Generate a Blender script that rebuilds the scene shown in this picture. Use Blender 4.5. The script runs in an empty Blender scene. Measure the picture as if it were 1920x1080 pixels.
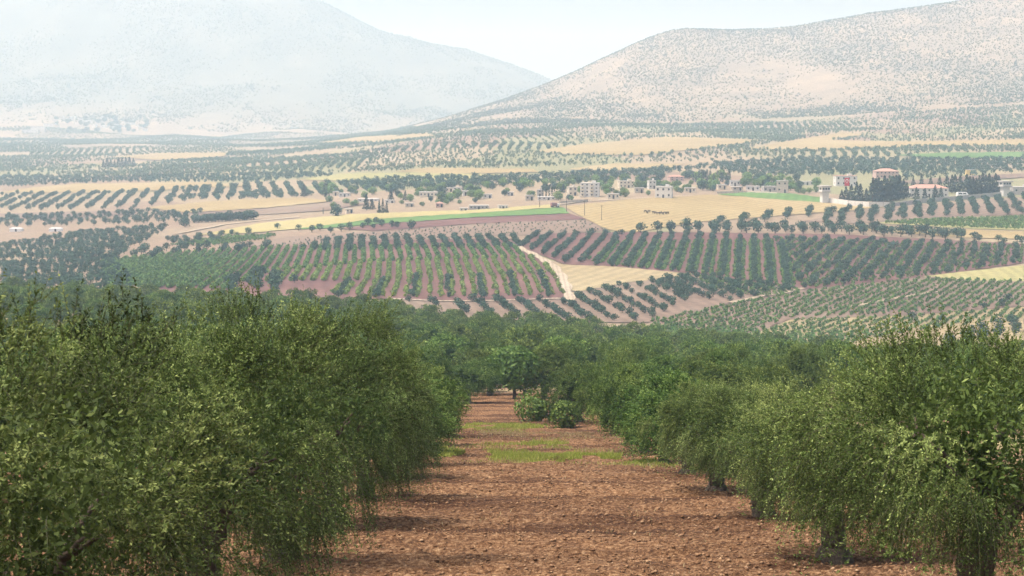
import bpy, math, random
import numpy as np
from mathutils import Vector, geometry

# ------------------------------------------------------------------ camera, sky, sun, exposure
S = bpy.context.scene
COL = S.collection
F = 3600.0                                  # focal length in pixels of a 1920 px wide frame
ZC = 60.0                                   # eye height above the datum
PITCH = math.atan(310 / F)
cam_d = bpy.data.cameras.new('camera'); cam = bpy.data.objects.new('camera', cam_d); COL.objects.link(cam)
cam.location = (0, 0, ZC); cam.rotation_euler = (math.radians(90) - PITCH, 0, 0)
cam_d.lens = F / 1920 * 36; cam_d.sensor_width = 36; cam_d.clip_start = 0.1; cam_d.clip_end = 40000
cam_d.dof.use_dof = True; cam_d.dof.focus_distance = 48; cam_d.dof.aperture_fstop = 7.0
S.camera = cam

SUN_ELEV, SUN_AZ = math.radians(67), math.radians(-98)     # azimuth from the view direction (+Y), minus = left
sun_dir = Vector((math.sin(SUN_AZ) * math.cos(SUN_ELEV), math.cos(SUN_AZ) * math.cos(SUN_ELEV), math.sin(SUN_ELEV)))
W = bpy.data.worlds.new('World'); S.world = W; W.use_nodes = True
nt = W.node_tree; nt.nodes.clear()
sky = nt.nodes.new('ShaderNodeTexSky'); sky.sky_type = 'NISHITA'; sky.sun_disc = False
sky.sun_elevation = SUN_ELEV; sky.sun_rotation = SUN_AZ
sky.air_density = 1.0; sky.dust_density = 10.0; sky.ozone_density = 1.0
bg = nt.nodes.new('ShaderNodeBackground'); bg.inputs['Strength'].default_value = 0.15
wo = nt.nodes.new('ShaderNodeOutputWorld')
nt.links.new(sky.outputs[0], bg.inputs[0]); nt.links.new(bg.outputs[0], wo.inputs[0])
sd = bpy.data.lights.new('sun', 'SUN'); sd.energy = 3.3; sd.angle = math.radians(6.0); sd.color = (1, .97, .93)
so = bpy.data.objects.new('sun', sd); COL.objects.link(so)
so.rotation_euler = sun_dir.to_track_quat('Z', 'Y').to_euler()
S.view_settings.view_transform = 'Standard'; S.view_settings.look = 'None'
S.view_settings.gamma = 1; S.view_settings.use_curve_mapping = False
S.view_settings.exposure = 0.56
S.render.engine = 'CYCLES'
S.cycles.use_denoising = True
S.cycles.max_bounces = 6; S.cycles.diffuse_bounces = 2; S.cycles.glossy_bounces = 2
S.cycles.transmission_bounces = 3; S.cycles.volume_bounces = 3

# ------------------------------------------------------------------ helpers
rng = np.random.default_rng(7)
random.seed(7)

def tag(o, label=None, cat=None, group=None, kind=None):
    if label: o['label'] = label
    if cat: o['category'] = cat
    if group: o['group'] = group
    if kind: o['kind'] = kind
    return o

def empty(name, loc=(0, 0, 0), rz=0.0):
    o = bpy.data.objects.new(name, None); COL.objects.link(o)
    o.location = loc; o.rotation_euler = (0, 0, rz); o.empty_display_size = .5
    return o

def link(name, me, parent=None, loc=None, rz=None):
    o = bpy.data.objects.new(name, me); COL.objects.link(o)
    if parent: o.parent = parent
    if loc is not None: o.location = loc
    if rz is not None: o.rotation_euler = (0, 0, rz)
    return o

def mesh_arrays(name, V, Fc, mats, tint=None, mi=None, smooth=False):
    """V (n,3) vertices, Fc (m,k) faces of one size k"""
    V = np.asarray(V, np.float32); Fc = np.asarray(Fc, np.int32)
    me = bpy.data.meshes.new(name); m, k = Fc.shape
    me.vertices.add(len(V)); me.vertices.foreach_set('co', V.ravel())
    me.loops.add(m * k); me.loops.foreach_set('vertex_index', Fc.ravel())
    me.polygons.add(m); me.polygons.foreach_set('loop_start', np.arange(m, dtype=np.int32) * k)
    for mt in mats: me.materials.append(mt)
    if mi is not None: me.polygons.foreach_set('material_index', np.asarray(mi, np.int32))
    if smooth: me.polygons.foreach_set('use_smooth', np.ones(m, bool))
    if tint is not None:
        a = me.attributes.new('tint', 'FLOAT', 'FACE'); a.data.foreach_set('value', np.asarray(tint, np.float32))
    me.update(calc_edges=True); me.validate()
    return me

class MB:
    """small mesh collector: boxes, prisms and tubes"""
    def __init__(s): s.v = []; s.f = []
    def add(s, vs, fs):
        n = len(s.v); s.v += [tuple(v) for v in vs]; s.f += [tuple(i + n for i in f) for f in fs]; return s
    def box(s, x0, x1, y0, y1, z0, z1):
        return s.add([(x0,y0,z0),(x1,y0,z0),(x1,y1,z0),(x0,y1,z0),(x0,y0,z1),(x1,y0,z1),(x1,y1,z1),(x0,y1,z1)],
                     [(0,3,2,1),(4,5,6,7),(0,1,5,4),(1,2,6,5),(2,3,7,6),(3,0,4,7)])
    def hip(s, x0, x1, y0, y1, z0, z1, inset=.35):
        w = min(x1 - x0, y1 - y0); k = w * inset
        if x1 - x0 >= y1 - y0:
            a, b = (x0 + k, (y0 + y1) / 2, z1), (x1 - k, (y0 + y1) / 2, z1)
            return s.add([(x0,y0,z0),(x1,y0,z0),(x1,y1,z0),(x0,y1,z0),a,b], [(0,3,2,1),(0,1,5,4),(1,2,5),(2,3,4,5),(3,0,4)])
        a, b = ((x0 + x1) / 2, y0 + k, z1), ((x0 + x1) / 2, y1 - k, z1)
        return s.add([(x0,y0,z0),(x1,y0,z0),(x1,y1,z0),(x0,y1,z0),a,b], [(0,3,2,1),(1,2,5,4),(0,1,4),(2,3,5),(3,0,4,5)])
    def tube(s, pts, rad, n=8, cap=True):
        pts = [Vector(p) for p in pts]; rings = []
        for i, p in enumerate(pts):
            t = (pts[min(i + 1, len(pts) - 1)] - pts[max(i - 1, 0)]).normalized()
            a = t.cross(Vector((0, 1, 0.01))).normalized(); b = t.cross(a)
            r = rad[i] if hasattr(rad, '__len__') else rad
            rings.append([p + (a * math.cos(j * 6.28318 / n) + b * math.sin(j * 6.28318 / n)) * r for j in range(n)])
        vs = [v for r in rings for v in r]; fs = []
        for i in range(len(pts) - 1):
            for j in range(n):
                fs.append((i * n + j, i * n + (j + 1) % n, (i + 1) * n + (j + 1) % n, (i + 1) * n + j))
        if cap: fs += [tuple(range(n))[::-1], tuple((len(pts) - 1) * n + j for j in range(n))]
        return s.add(vs, fs)
    def mesh(s, name, mat):
        me = bpy.data.meshes.new(name); me.from_pydata(s.v, [], s.f); me.materials.append(mat); me.update(); return me
    def build(s, name, mat, parent=None): return link(name, s.mesh(name, mat), parent)

# ------------------------------------------------------------------ materials
def new_mat(name):
    m = bpy.data.materials.new(name); m.use_nodes = True
    n = m.node_tree; n.nodes.clear()
    out = n.nodes.new('ShaderNodeOutputMaterial'); bs = n.nodes.new('ShaderNodeBsdfPrincipled')
    n.links.new(bs.outputs[0], out.inputs[0]); bs.inputs['Roughness'].default_value = .9
    bs.inputs['Specular IOR Level'].default_value = .15
    return m, n, bs, out

def N(n, t, **kw):
    o = n.nodes.new(t)
    for k, v in kw.items(): setattr(o, k, v)
    return o

def ramp(n, src, stops):
    r = n.nodes.new('ShaderNodeValToRGB'); cr = r.color_ramp
    while len(cr.elements) < len(stops): cr.elements.new(.5)
    for e, (p, c) in zip(cr.elements, stops): e.position = p; e.color = (*c, 1)
    n.links.new(src, r.inputs[0]); return r.outputs[0]

def noise(n, scale, detail=4, rough=.55, vec=None, dim='3D'):
    t = n.nodes.new('ShaderNodeTexNoise'); t.noise_dimensions = dim
    t.inputs['Scale'].default_value = scale; t.inputs['Detail'].default_value = detail; t.inputs['Roughness'].default_value = rough
    if vec is not None: n.links.new(vec, t.inputs['Vector'])
    return t.outputs[0]

def mix(n, fac, a, b, blend='MIX'):
    m = n.nodes.new('ShaderNodeMix'); m.data_type = 'RGBA'; m.blend_type = blend
    for sock, v in ((m.inputs[0], fac), (m.inputs[6], a), (m.inputs[7], b)):
        if hasattr(v, 'links'): n.links.new(v, sock)
        elif isinstance(v, tuple): sock.default_value = (*v, 1)
        else: sock.default_value = v
    return m.outputs[2]

def mapping(n, scale=(1, 1, 1), rot=0.0):
    g = n.nodes.new('ShaderNodeNewGeometry'); mp = n.nodes.new('ShaderNodeMapping')
    mp.inputs['Scale'].default_value = scale; mp.inputs['Rotation'].default_value = (0, 0, rot)
    n.links.new(g.outputs['Position'], mp.inputs[0]); return mp.outputs[0]

def leaf_mat(name, dark, mid, light, spread=.25, transl=.3, rough=.5, spec=.35):
    m, n, bs, out = new_mat(name)
    at = N(n, 'ShaderNodeAttribute', attribute_name='tint')
    c = ramp(n, at.outputs['Fac'], [(0, dark), (.55, mid), (1, light)])
    oi = N(n, 'ShaderNodeObjectInfo')
    hs = N(n, 'ShaderNodeHueSaturation')
    mr = N(n, 'ShaderNodeMapRange'); mr.inputs[3].default_value = 1 - spread; mr.inputs[4].default_value = 1 + spread
    n.links.new(oi.outputs['Random'], mr.inputs[0]); n.links.new(mr.outputs[0], hs.inputs['Value'])
    mr2 = N(n, 'ShaderNodeMapRange'); mr2.inputs[3].default_value = .485; mr2.inputs[4].default_value = .515
    mu = N(n, 'ShaderNodeMath', operation='FRACT'); mm = N(n, 'ShaderNodeMath', operation='MULTIPLY'); mm.inputs[1].default_value = 7.31
    n.links.new(oi.outputs['Random'], mm.inputs[0]); n.links.new(mm.outputs[0], mu.inputs[0]); n.links.new(mu.outputs[0], mr2.inputs[0])
    n.links.new(mr2.outputs[0], hs.inputs['Hue'])
    n.links.new(c, hs.inputs['Color'])
    n.links.new(hs.outputs[0], bs.inputs['Base Color'])
    bs.inputs['Roughness'].default_value = rough; bs.inputs['Specular IOR Level'].default_value = spec
    tr = N(n, 'ShaderNodeBsdfTranslucent'); n.links.new(hs.outputs[0], tr.inputs[0])
    mx = N(n, 'ShaderNodeMixShader'); mx.inputs[0].default_value = transl
    n.links.new(bs.outputs[0], mx.inputs[1]); n.links.new(tr.outputs[0], mx.inputs[2]); n.links.new(mx.outputs[0], out.inputs[0])
    return m

def flat_mat(name, c, var=.12, scale=1.5, rough=.85, bump=.0, spec=.2):
    m, n, bs, out = new_mat(name)
    v = mapping(n)
    nz = noise(n, scale, 5, .6, v)
    lo = tuple(x * (1 - var) for x in c); hi = tuple(min(1, x * (1 + var)) for x in c)
    n.links.new(ramp(n, nz, [(.3, lo), (.7, hi)]), bs.inputs['Base Color'])
    bs.inputs['Roughness'].default_value = rough; bs.inputs['Specular IOR Level'].default_value = spec
    if bump:
        b = N(n, 'ShaderNodeBump'); b.inputs['Strength'].default_value = bump; b.inputs['Distance'].default_value = .1
        n.links.new(nz, b.inputs['Height']); n.links.new(b.outputs[0], bs.inputs['Normal'])
    return m

def field_mat(name, a, b, c, rot=0.0, stripe=4.0, big=.012, streak=.35):
    """farmland: broad tone patches, fine mottling and faint working lines"""
    m, n, bs, out = new_mat(name)
    v = mapping(n)
    base = ramp(n, noise(n, big, 5, .6, v), [(.32, a), (.5, b), (.68, c)])
    fine = ramp(n, noise(n, .35, 4, .7, v), [(.25, (.72, .72, .72)), (.75, (1.22, 1.2, 1.18))])
    col = mix(n, 1.0, base, fine, 'MULTIPLY')
    w = N(n, 'ShaderNodeTexWave'); w.wave_type = 'BANDS'; w.bands_direction = 'X'
    w.inputs['Scale'].default_value = .314 / stripe * 1.0; w.inputs['Distortion'].default_value = 1.6; w.inputs['Detail'].default_value = 2
    v2 = mapping(n, (1, 1, 1), rot); n.links.new(v2, w.inputs[0])
    st = ramp(n, w.outputs[0], [(.2, (1 - streak,) * 3), (.8, (1.1, 1.1, 1.1))])
    col = mix(n, .8, col, mix(n, 1.0, col, st, 'MULTIPLY'))
    n.links.new(col, bs.inputs['Base Color'])
    return m

M = {}
M['olive'] = leaf_mat('olive_leaf', (.022, .042, .009), (.092, .145, .032), (.31, .39, .125), .14, .3, .6, .15)
M['olive_mid'] = leaf_mat('olive_leaf_grove', (.022, .048, .010), (.075, .130, .026), (.23, .31, .08), .26, .28, .65, .12)
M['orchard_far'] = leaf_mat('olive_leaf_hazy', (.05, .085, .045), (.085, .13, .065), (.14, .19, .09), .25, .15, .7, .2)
M['olive_far'] = leaf_mat('olive_leaf_valley', (.016, .044, .028), (.032, .075, .044), (.07, .125, .065), .25, .15, .7, .2)
M['vine'] = leaf_mat('vine_leaf', (.05, .11, .025), (.10, .19, .045), (.17, .28, .065), .2, .25, .7, .2)
M['vine_pale'] = leaf_mat('vine_leaf_pale', (.10, .16, .03), (.17, .25, .05), (.26, .34, .08), .15, .25, .7, .2)
M['broad'] = leaf_mat('broad_leaf', (.05, .10, .02), (.11, .19, .035), (.20, .29, .065), .3, .3, .6, .25)
M['conifer'] = leaf_mat('conifer_needles', (.012, .026, .016), (.024, .045, .026), (.045, .07, .035), .25, .08, .7, .2)
M['scrub'] = leaf_mat('scrub_leaf', (.06, .085, .055), (.09, .115, .072), (.125, .15, .09), .2, .1, .8, .1)
M['grass'] = leaf_mat('grass_blade', (.17, .22, .035), (.28, .35, .065), (.45, .44, .14), .2, .35, .7, .2)
M['dry_grass'] = leaf_mat('dry_grass_blade', (.28, .22, .10), (.40, .33, .16), (.5, .44, .25), .2, .3, .7, .2)
M['bark'] = flat_mat('olive_bark', (.12, .092, .07), .5, 9, .95, 1.0)
M['twig'] = flat_mat('twig_bark', (.085, .085, .045), .25, 6)
M['white'] = flat_mat('white_plaster', (.62, .60, .57), .08)
M['cream'] = flat_mat('cream_plaster', (.62, .55, .44), .1)
M['grey'] = flat_mat('grey_concrete', (.42, .40, .38), .14)
M['stone'] = flat_mat('stone_wall', (.44, .39, .32), .25, 2.5)
M['pink'] = flat_mat('pink_plaster', (.52, .37, .32), .08)
M['yellow'] = flat_mat('yellow_plaster', (.66, .48, .18), .08)
M['redroof'] = flat_mat('red_tile', (.36, .21, .165), .2)
M['glass'] = flat_mat('window_glass', (.03, .036, .042), .1, 1, .15, 0, .5)
M['dark'] = flat_mat('dark_opening', (.035, .033, .032), .1)
M['metal'] = flat_mat('galvanised_metal', (.45, .46, .47), .08, 2, .45, 0, .5)
M['flag_red'] = flat_mat('flag_red_cloth', (.52, .02, .035), .06)
M['flag_white'] = flat_mat('flag_white_cloth', (.8, .8, .8), .03)
M['sheet'] = flat_mat('white_sheeting', (.8, .8, .8), .04)
M['cow'] = flat_mat('dark_hide', (.05, .035, .028), .4, 2)
M['truck_red'] = flat_mat('faded_red_paint', (.30, .14, .14), .05, 1, .4, 0, .5)
M['rubber'] = flat_mat('rubber', (.02, .02, .02), .1)

# ------------------------------------------------------------------ terrain: ground heights as seen from the hill, in plan (u = X / Y, distance Y)
cp, sp = math.cos(PITCH), math.sin(PITCH)
def px_dir(x, y):                       # direction through a frame point, per metre forward: (u, slope)
    yc = F * cp + (540 - y) * sp
    return (x - 960) / yc, (-F * sp + (540 - y) * cp) / yc

def project(X, Y, Z):                   # world -> frame point
    dz = Z - ZC
    d = Y * cp - dz * sp; v = Y * sp + dz * cp
    return 960 + F * X / d, 540 - F * v / d

KN = [
 (200, [(-400,715),(300,722),(960,735),(1500,744),(2300,755)]),
 (300, [(-400,640),(300,650),(960,682),(1500,705),(2300,720)]),
 (400, [(-400,575),(300,592),(960,642),(1400,668),(1650,690),(2300,700)]),
 (480, [(-400,565),(450,574),(960,618),(1400,645),(1650,664),(2300,675)]),
 (560, [(-400,562),(0,560),(480,554),(960,592),(1440,614),(1920,624),(2300,626)]),
 (680, [(-400,545),(0,535),(480,513),(960,514),(1440,535),(1920,545),(2300,545)]),
 (830, [(-400,510),(0,497),(480,468),(960,445),(1440,455),(1920,463),(2300,465)]),
 (1000,[(-400,470),(0,456),(480,424),(960,384),(1200,378),(1440,388),(1920,390),(2300,390)]),
 (1300,[(-400,400),(0,395),(480,366),(960,330),(1440,328),(1920,325),(2300,322)]),
 (1700,[(-400,348),(0,345),(480,322),(960,284),(1440,282),(1920,272),(2300,265)]),
 (2200,[(-400,315),(0,312),(480,297),(960,251),(1440,248),(1920,230),(2300,220)]),
 (2800,[(-400,288),(0,285),(480,279),(700,262),(850,238),(960,226),(1440,210),(1920,172),(2300,150)]),
 (3300,[(-400,270),(0,270),(480,272),(700,258),(850,226),(960,203),(1030,186),(1150,157),(1290,133),(1440,125),(1680,98),(1920,70),(2300,30)]),
 (3900,[(-400,256),(0,257),(480,266),(700,255),(850,217),(960,181),(1030,156),(1150,105),(1290,59),(1420,57),(1560,43),(1700,19),(1820,-1),(1920,-20),(2300,-60)]),
 (4600,[(-400,236),(0,238),(480,249),(700,252),(850,238),(960,222),(1290,130),(1920,60),(2300,40)]),
 (5600,[(-400,150),(0,158),(480,160),(700,185),(850,205),(960,208),(1290,190),(1920,150),(2300,150)]),
 (7000,[(-400,-62),(0,-38),(300,-25),(560,-1),(780,69),(950,124),(1030,154),(1150,195),(1300,215),(2300,215)]),
 (9500,[(-400,90),(560,120),(1300,225),(2300,225)]),
 (13000,[(-400,228),(2300,228)]),
]

def pchip(x, y, xq):
    """monotone cubic along axis 0 of y"""
    x = np.asarray(x, float); y = np.asarray(y, float)
    if y.ndim == 1: y = y[:, None]
    h = np.diff(x)[:, None]; d = np.diff(y, axis=0) / h
    m = np.zeros_like(y); m[0] = d[0]; m[-1] = d[-1]
    if len(x) > 2:
        w1 = 2 * h[1:] + h[:-1]; w2 = h[1:] + 2 * h[:-1]
        same = d[:-1] * d[1:] > 0
        with np.errstate(divide='ignore', invalid='ignore'):
            hm = (w1 + w2) / (w1 / d[:-1] + w2 / d[1:])
        m[1:-1] = np.where(same, hm, 0)
    xq = np.clip(xq, x[0], x[-1]); i = np.clip(np.searchsorted(x, xq) - 1, 0, len(x) - 2)
    t = ((xq - x[i]) / (x[i + 1] - x[i]))[:, None]; hh = (x[i + 1] - x[i])[:, None]
    return ((2*t**3 - 3*t**2 + 1) * y[i] + (t**3 - 2*t**2 + t) * hh * m[i] + (-2*t**3 + 3*t**2) * y[i+1] + (t**3 - t**2) * hh * m[i+1])

_lat = np.random.default_rng(3).random((512, 512))
def vnoise(X, Y):
    xi = np.floor(X).astype(int); yi = np.floor(Y).astype(int); fx = X - xi; fy = Y - yi
    fx = fx * fx * (3 - 2 * fx); fy = fy * fy * (3 - 2 * fy)
    a = _lat[xi % 512, yi % 512]; b = _lat[(xi + 1) % 512, yi % 512]; c = _lat[xi % 512, (yi + 1) % 512]; d = _lat[(xi + 1) % 512, (yi + 1) % 512]
    return (a * (1 - fx) + b * fx) * (1 - fy) + (c * (1 - fx) + d * fx) * fy - .5
def fbm(X, Y, oct=4):
    s = 0; a = 1.0
    for k in range(oct): s = s + a * vnoise(X * 2**k + 17.3 * k, Y * 2**k + 9.1 * k); a *= .5
    return s

UG = np.linspace(-.6, .6, 361)
LG = np.linspace(math.log(6), math.log(13000), 760)
rows_D = [6, 15, 30, 60, 110]; rows_Z = [np.full(len(UG), ZC - 4 - .1283 * D) for D in rows_D]
for D, an in KN:
    u = np.array([px_dir(x, y)[0] for x, y in an]); z = np.array([ZC + px_dir(x, y)[1] * D for x, y in an])
    rows_D.append(D); rows_Z.append(pchip(u, z, UG)[:, 0])
ZT = pchip(np.log(rows_D), np.array(rows_Z), LG)
_Y = np.exp(LG)[:, None]; _X = UG[None, :] * _Y
amp = np.interp(np.exp(LG), [110, 300, 600, 1200, 2600, 3400, 4400, 5200, 7000, 9000], [0, .5, .5, 1.2, 4, 16, 20, 45, 38, 45])[:, None]
wl = np.interp(np.exp(LG), [100, 1000, 2600, 3400, 5000, 9000], [60, 110, 260, 330, 620, 700])[:, None]
ZT = ZT + amp * (fbm(_X / 330 + 5, _Y / 330, 4) if False else np.where(_Y > 2600, -np.abs(fbm(_X / 420, _Y / 900 + 3, 4)) * 1.6 + .35, fbm(_X / 120, _Y / 120, 3)))

def terrain(X, Y):
    X = np.asarray(X, float); Y = np.asarray(Y, float)
    Yc = np.clip(Y, 6.01, 12900); u = np.clip(X / np.maximum(Yc, 25), -.599, .599)
    fi = (np.log(Yc) - LG[0]) / (LG[1] - LG[0]); fj = (u - UG[0]) / (UG[1] - UG[0])
    i = np.clip(fi.astype(int), 0, len(LG) - 2); j = np.clip(fj.astype(int), 0, len(UG) - 2); a = fi - i; b = fj - j
    return ZT[i, j] * (1-a) * (1-b) + ZT[i+1, j] * a * (1-b) + ZT[i, j+1] * (1-a) * b + ZT[i+1, j+1] * a * b

_YS = np.exp(np.linspace(math.log(465), math.log(8000), 1500))
def ground_pt(x, y):
    """where the line of sight through a frame point first meets the valley floor"""
    u, s = px_dir(x, y)
    g = terrain(u * _YS, _YS) - (ZC + s * _YS)
    k = np.argmax(g > 0) if (g > 0).any() else int(np.argmax(g))
    if k > 0 and g[k] > 0:
        t = g[k-1] / (g[k-1] - g[k]); Yv = _YS[k-1] + t * (_YS[k] - _YS[k-1])
    else: Yv = _YS[k]
    return u * Yv, Yv, float(terrain(u * Yv, Yv))

def in_poly(px, py, poly):
    px = np.asarray(px); py = np.asarray(py); ins = np.zeros(px.shape, bool); n = len(poly)
    for i in range(n):
        x0, y0 = poly[i]; x1, y1 = poly[(i + 1) % n]
        if y0 == y1: continue
        c = ((y0 > py) != (y1 > py)) & (px < (x1 - x0) * (py - y0) / (y1 - y0) + x0)
        ins ^= c
    return ins

# ---- the ground sheet
m, n, bs, out = new_mat('ground_earth')
v = mapping(n)
vor = N(n, 'ShaderNodeTexVoronoi'); vor.inputs['Scale'].default_value = .0075; vor.inputs['Randomness'].default_value = .9
wv = N(n, 'ShaderNodeVectorMath', operation='ADD'); nn = N(n, 'ShaderNodeTexNoise'); nn.inputs['Scale'].default_value = .01; n.links.new(v, nn.inputs[0])
sc = N(n, 'ShaderNodeVectorMath', operation='SCALE'); sc.inputs[3].default_value = 60; n.links.new(nn.outputs[1], sc.inputs[0])
n.links.new(v, wv.inputs[0]); n.links.new(sc.outputs[0], wv.inputs[1])
mp2 = N(n, 'ShaderNodeMapping'); mp2.inputs['Scale'].default_value = (1.2, .5, .3); n.links.new(wv.outputs[0], mp2.inputs[0]); n.links.new(mp2.outputs[0], vor.inputs[0])
sep = N(n, 'ShaderNodeSeparateColor'); n.links.new(vor.outputs['Color'], sep.inputs[0])
patch = ramp(n, sep.outputs[0], [(0, (.22, .14, .10)), (.3, (.28, .21, .14)), (.55, (.33, .26, .165)), (.75, (.20, .215, .10)), (1, (.36, .285, .175))])
dry = ramp(n, noise(n, .02, 6, .65, v), [(.3, (.27, .20, .14)), (.5, (.36, .28, .19)), (.7, (.29, .26, .16))])
col = mix(n, .72, dry, patch)
hill = ramp(n, noise(n, .012, 8, .7, v), [(.3, (.18, .15, .11)), (.5, (.285, .225, .16)), (.7, (.40, .31, .21))])
gg = N(n, 'ShaderNodeNewGeometry'); sx = N(n, 'ShaderNodeSeparateXYZ'); n.links.new(gg.outputs['Position'], sx.inputs[0])
far_ = ramp(n, noise(n, .006, 8, .72, mapping(n, (1, .45, 1.6))), [(.3, (.105, .115, .095)), (.5, (.14, .145, .115)), (.7, (.20, .19, .15))])
mrf = N(n, 'ShaderNodeMapRange'); mrf.inputs[1].default_value = 4700; mrf.inputs[2].default_value = 5300; n.links.new(sx.outputs['Y'], mrf.inputs[0])
hill = mix(n, mrf.outputs[0], hill, far_)
mr = N(n, 'ShaderNodeMapRange'); mr.inputs[1].default_value = 2300; mr.inputs[2].default_value = 3000; n.links.new(sx.outputs['Y'], mr.inputs[0])
col = mix(n, mr.outputs[0], col, hill)
soil = ramp(n, noise(n, .6, 6, .65, v), [(.3, (.17, .092, .055)), (.55, (.25, .145, .088)), (.75, (.33, .22, .14))])
grs = ramp(n, noise(n, .5, 6, .7, v), [(.3, (.30, .24, .12)), (.6, (.36, .31, .15)), (.8, (.24, .26, .09))])
soil = mix(n, ramp(n, noise(n, .045, 4, .6, v), [(.5, (0, 0, 0)), (.62, (1, 1, 1))]), soil, grs)
mr3 = N(n, 'ShaderNodeMapRange'); mr3.inputs[1].default_value = 480; mr3.inputs[2].default_value = 520; n.links.new(sx.outputs['Y'], mr3.inputs[0])
col = mix(n, mr3.outputs[0], soil, col)
fine = ramp(n, noise(n, .25, 5, .7, v), [(.25, (.56, .57, .58)), (.75, (.93, .95, .95))])
n.links.new(mix(n, 1.0, col, fine, 'MULTIPLY'), bs.inputs['Base Color'])
bmp = N(n, 'ShaderNodeBump'); bmp.inputs['Strength'].default_value = .6; bmp.inputs['Distance'].default_value = .3
n.links.new(noise(n, 1.5, 6, .7, v), bmp.inputs['Height']); n.links.new(bmp.outputs[0], bs.inputs['Normal'])
M['ground'] = m
gy = np.concatenate([[-60, -40, -20, 0], np.exp(np.linspace(math.log(6), math.log(12500), 620))])
gu = np.linspace(-.46, .46, 261)
GY, GU = np.meshgrid(gy, gu, indexing='ij'); GX = GU * (GY + 75)
GZ = terrain(GX, GY)
# the foreground strip has its own finely worked soil sheet: keep this one a little under it
GZ = GZ - .22 * ((GY > 13) & (GY < 196) & (np.abs(GX) < 22))
def grid_faces(a, b):
    i = np.arange(a * b).reshape(a, b); return np.stack([i[:-1, :-1], i[:-1, 1:], i[1:, 1:], i[1:, :-1]], -1).reshape(-1, 4)
g = link('ground', mesh_arrays('ground', np.stack([GX, GY, GZ], -1).reshape(-1, 3), grid_faces(*GX.shape), [m], smooth=True))
tag(g, 'wide valley floor and hazy hills of dry tan earth', None, None, 'structure')

# ---- ploughed soil of the foreground
m, n, bs, out = new_mat('ploughed_soil')
v = mapping(n)
c1 = ramp(n, noise(n, 9, 8, .78, v), [(.36, (.055, .025, .012)), (.48, (.175, .088, .042)), (.56, (.33, .19, .10)), (.66, (.54, .37, .215))])
tone = ramp(n, noise(n, .32, 4, .6, v), [(.3, (.56, .55, .55)), (.7, (.90, .92, .93))])
col = mix(n, 1.0, c1, tone, 'MULTIPLY')
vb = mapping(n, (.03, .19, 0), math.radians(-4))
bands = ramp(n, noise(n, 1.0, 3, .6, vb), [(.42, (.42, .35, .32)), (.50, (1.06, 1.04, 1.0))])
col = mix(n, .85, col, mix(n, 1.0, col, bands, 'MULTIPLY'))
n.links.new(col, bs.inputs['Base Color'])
bmp = N(n, 'ShaderNodeBump'); bmp.inputs['Strength'].default_value = 1.0; bmp.inputs['Distance'].default_value = .12
n.links.new(noise(n, 9, 6, .7, v), bmp.inputs['Height']); n.links.new(bmp.outputs[0], bs.inputs['Normal'])
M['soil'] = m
sy = np.concatenate([np.arange(14, 70, .16), np.arange(70, 195, .4)]); sxx = np.arange(-21, 21.01, .17)
SY, SX = np.meshgrid(sy, sxx, indexing='ij')
def soil_h(X, Y):
    h = .10 * fbm(X * .9, Y * .9, 3) + .055 * np.sin(Y * .92 + X * .07 + 2.2 * fbm(X * .08, Y * .1, 2)) + .075 * np.sin(Y * 5.2 + X * .35 + 2.5 * fbm(X * .1, Y * .15, 2)) + .09 * fbm(X * 3.1, Y * 3.1, 2)
    return terrain(X, Y) + h
SZ = soil_h(SX, SY)
edge = np.minimum(1, np.minimum(21.0 - np.abs(SX), np.minimum(SY - 14, 195 - SY)) / 1.0)
SZ = SZ - .4 * (1 - np.clip(edge, 0, 1))
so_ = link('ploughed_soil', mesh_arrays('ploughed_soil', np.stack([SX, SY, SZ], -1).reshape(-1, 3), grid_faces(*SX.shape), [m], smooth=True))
tag(so_, 'reddish brown ploughed soil between the two olive rows', None, None, 'structure')

# clods of turned earth
nC = 48000
cy = 24 + (115 - 24) * rng.random(nC) ** 1.5; cx = rng.uniform(-7, 9, nC)
cz = soil_h(cx, cy)
oct_v = np.array([(1,0,0),(-1,0,0),(0,1,0),(0,-1,0),(0,0,1),(0,0,-1)], float)
oct_f = np.array([(0,2,4),(2,1,4),(1,3,4),(3,0,4),(2,0,5),(1,2,5),(3,1,5),(0,3,5)])
r = .012 + .045 * rng.random(nC) ** 4
cv = oct_v[None] * (r[:, None, None] * rng.uniform(.6, 1.4, (nC, 6, 1))) * np.array([1.2, 1.2, .75])
aa = rng.uniform(0, 6.28, nC); ca, sa = np.cos(aa), np.sin(aa)
rx = cv[..., 0] * ca[:, None] - cv[..., 1] * sa[:, None]; ry = cv[..., 0] * sa[:, None] + cv[..., 1] * ca[:, None]
cvw = np.stack([rx + cx[:, None], ry + cy[:, None], cv[..., 2] + cz[:, None] + r[:, None] * .25], -1)
cf = oct_f[None] + (np.arange(nC) * 6)[:, None, None]
mc, n, bs, out = new_mat('earth_clod'); v = mapping(n)
n.links.new(ramp(n, noise(n, 5, 3, .6, v), [(.3, (.095, .047, .023)), (.5, (.20, .112, .06)), (.7, (.38, .255, .15))]), bs.inputs['Base Color'])
o = link('earth_clods', mesh_arrays('earth_clods', cvw.reshape(-1, 3), cf.reshape(-1, 3), [mc]))
tag(o, 'loose reddish clods of earth on the ploughed strip', 'soil', None, 'stuff')

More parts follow.
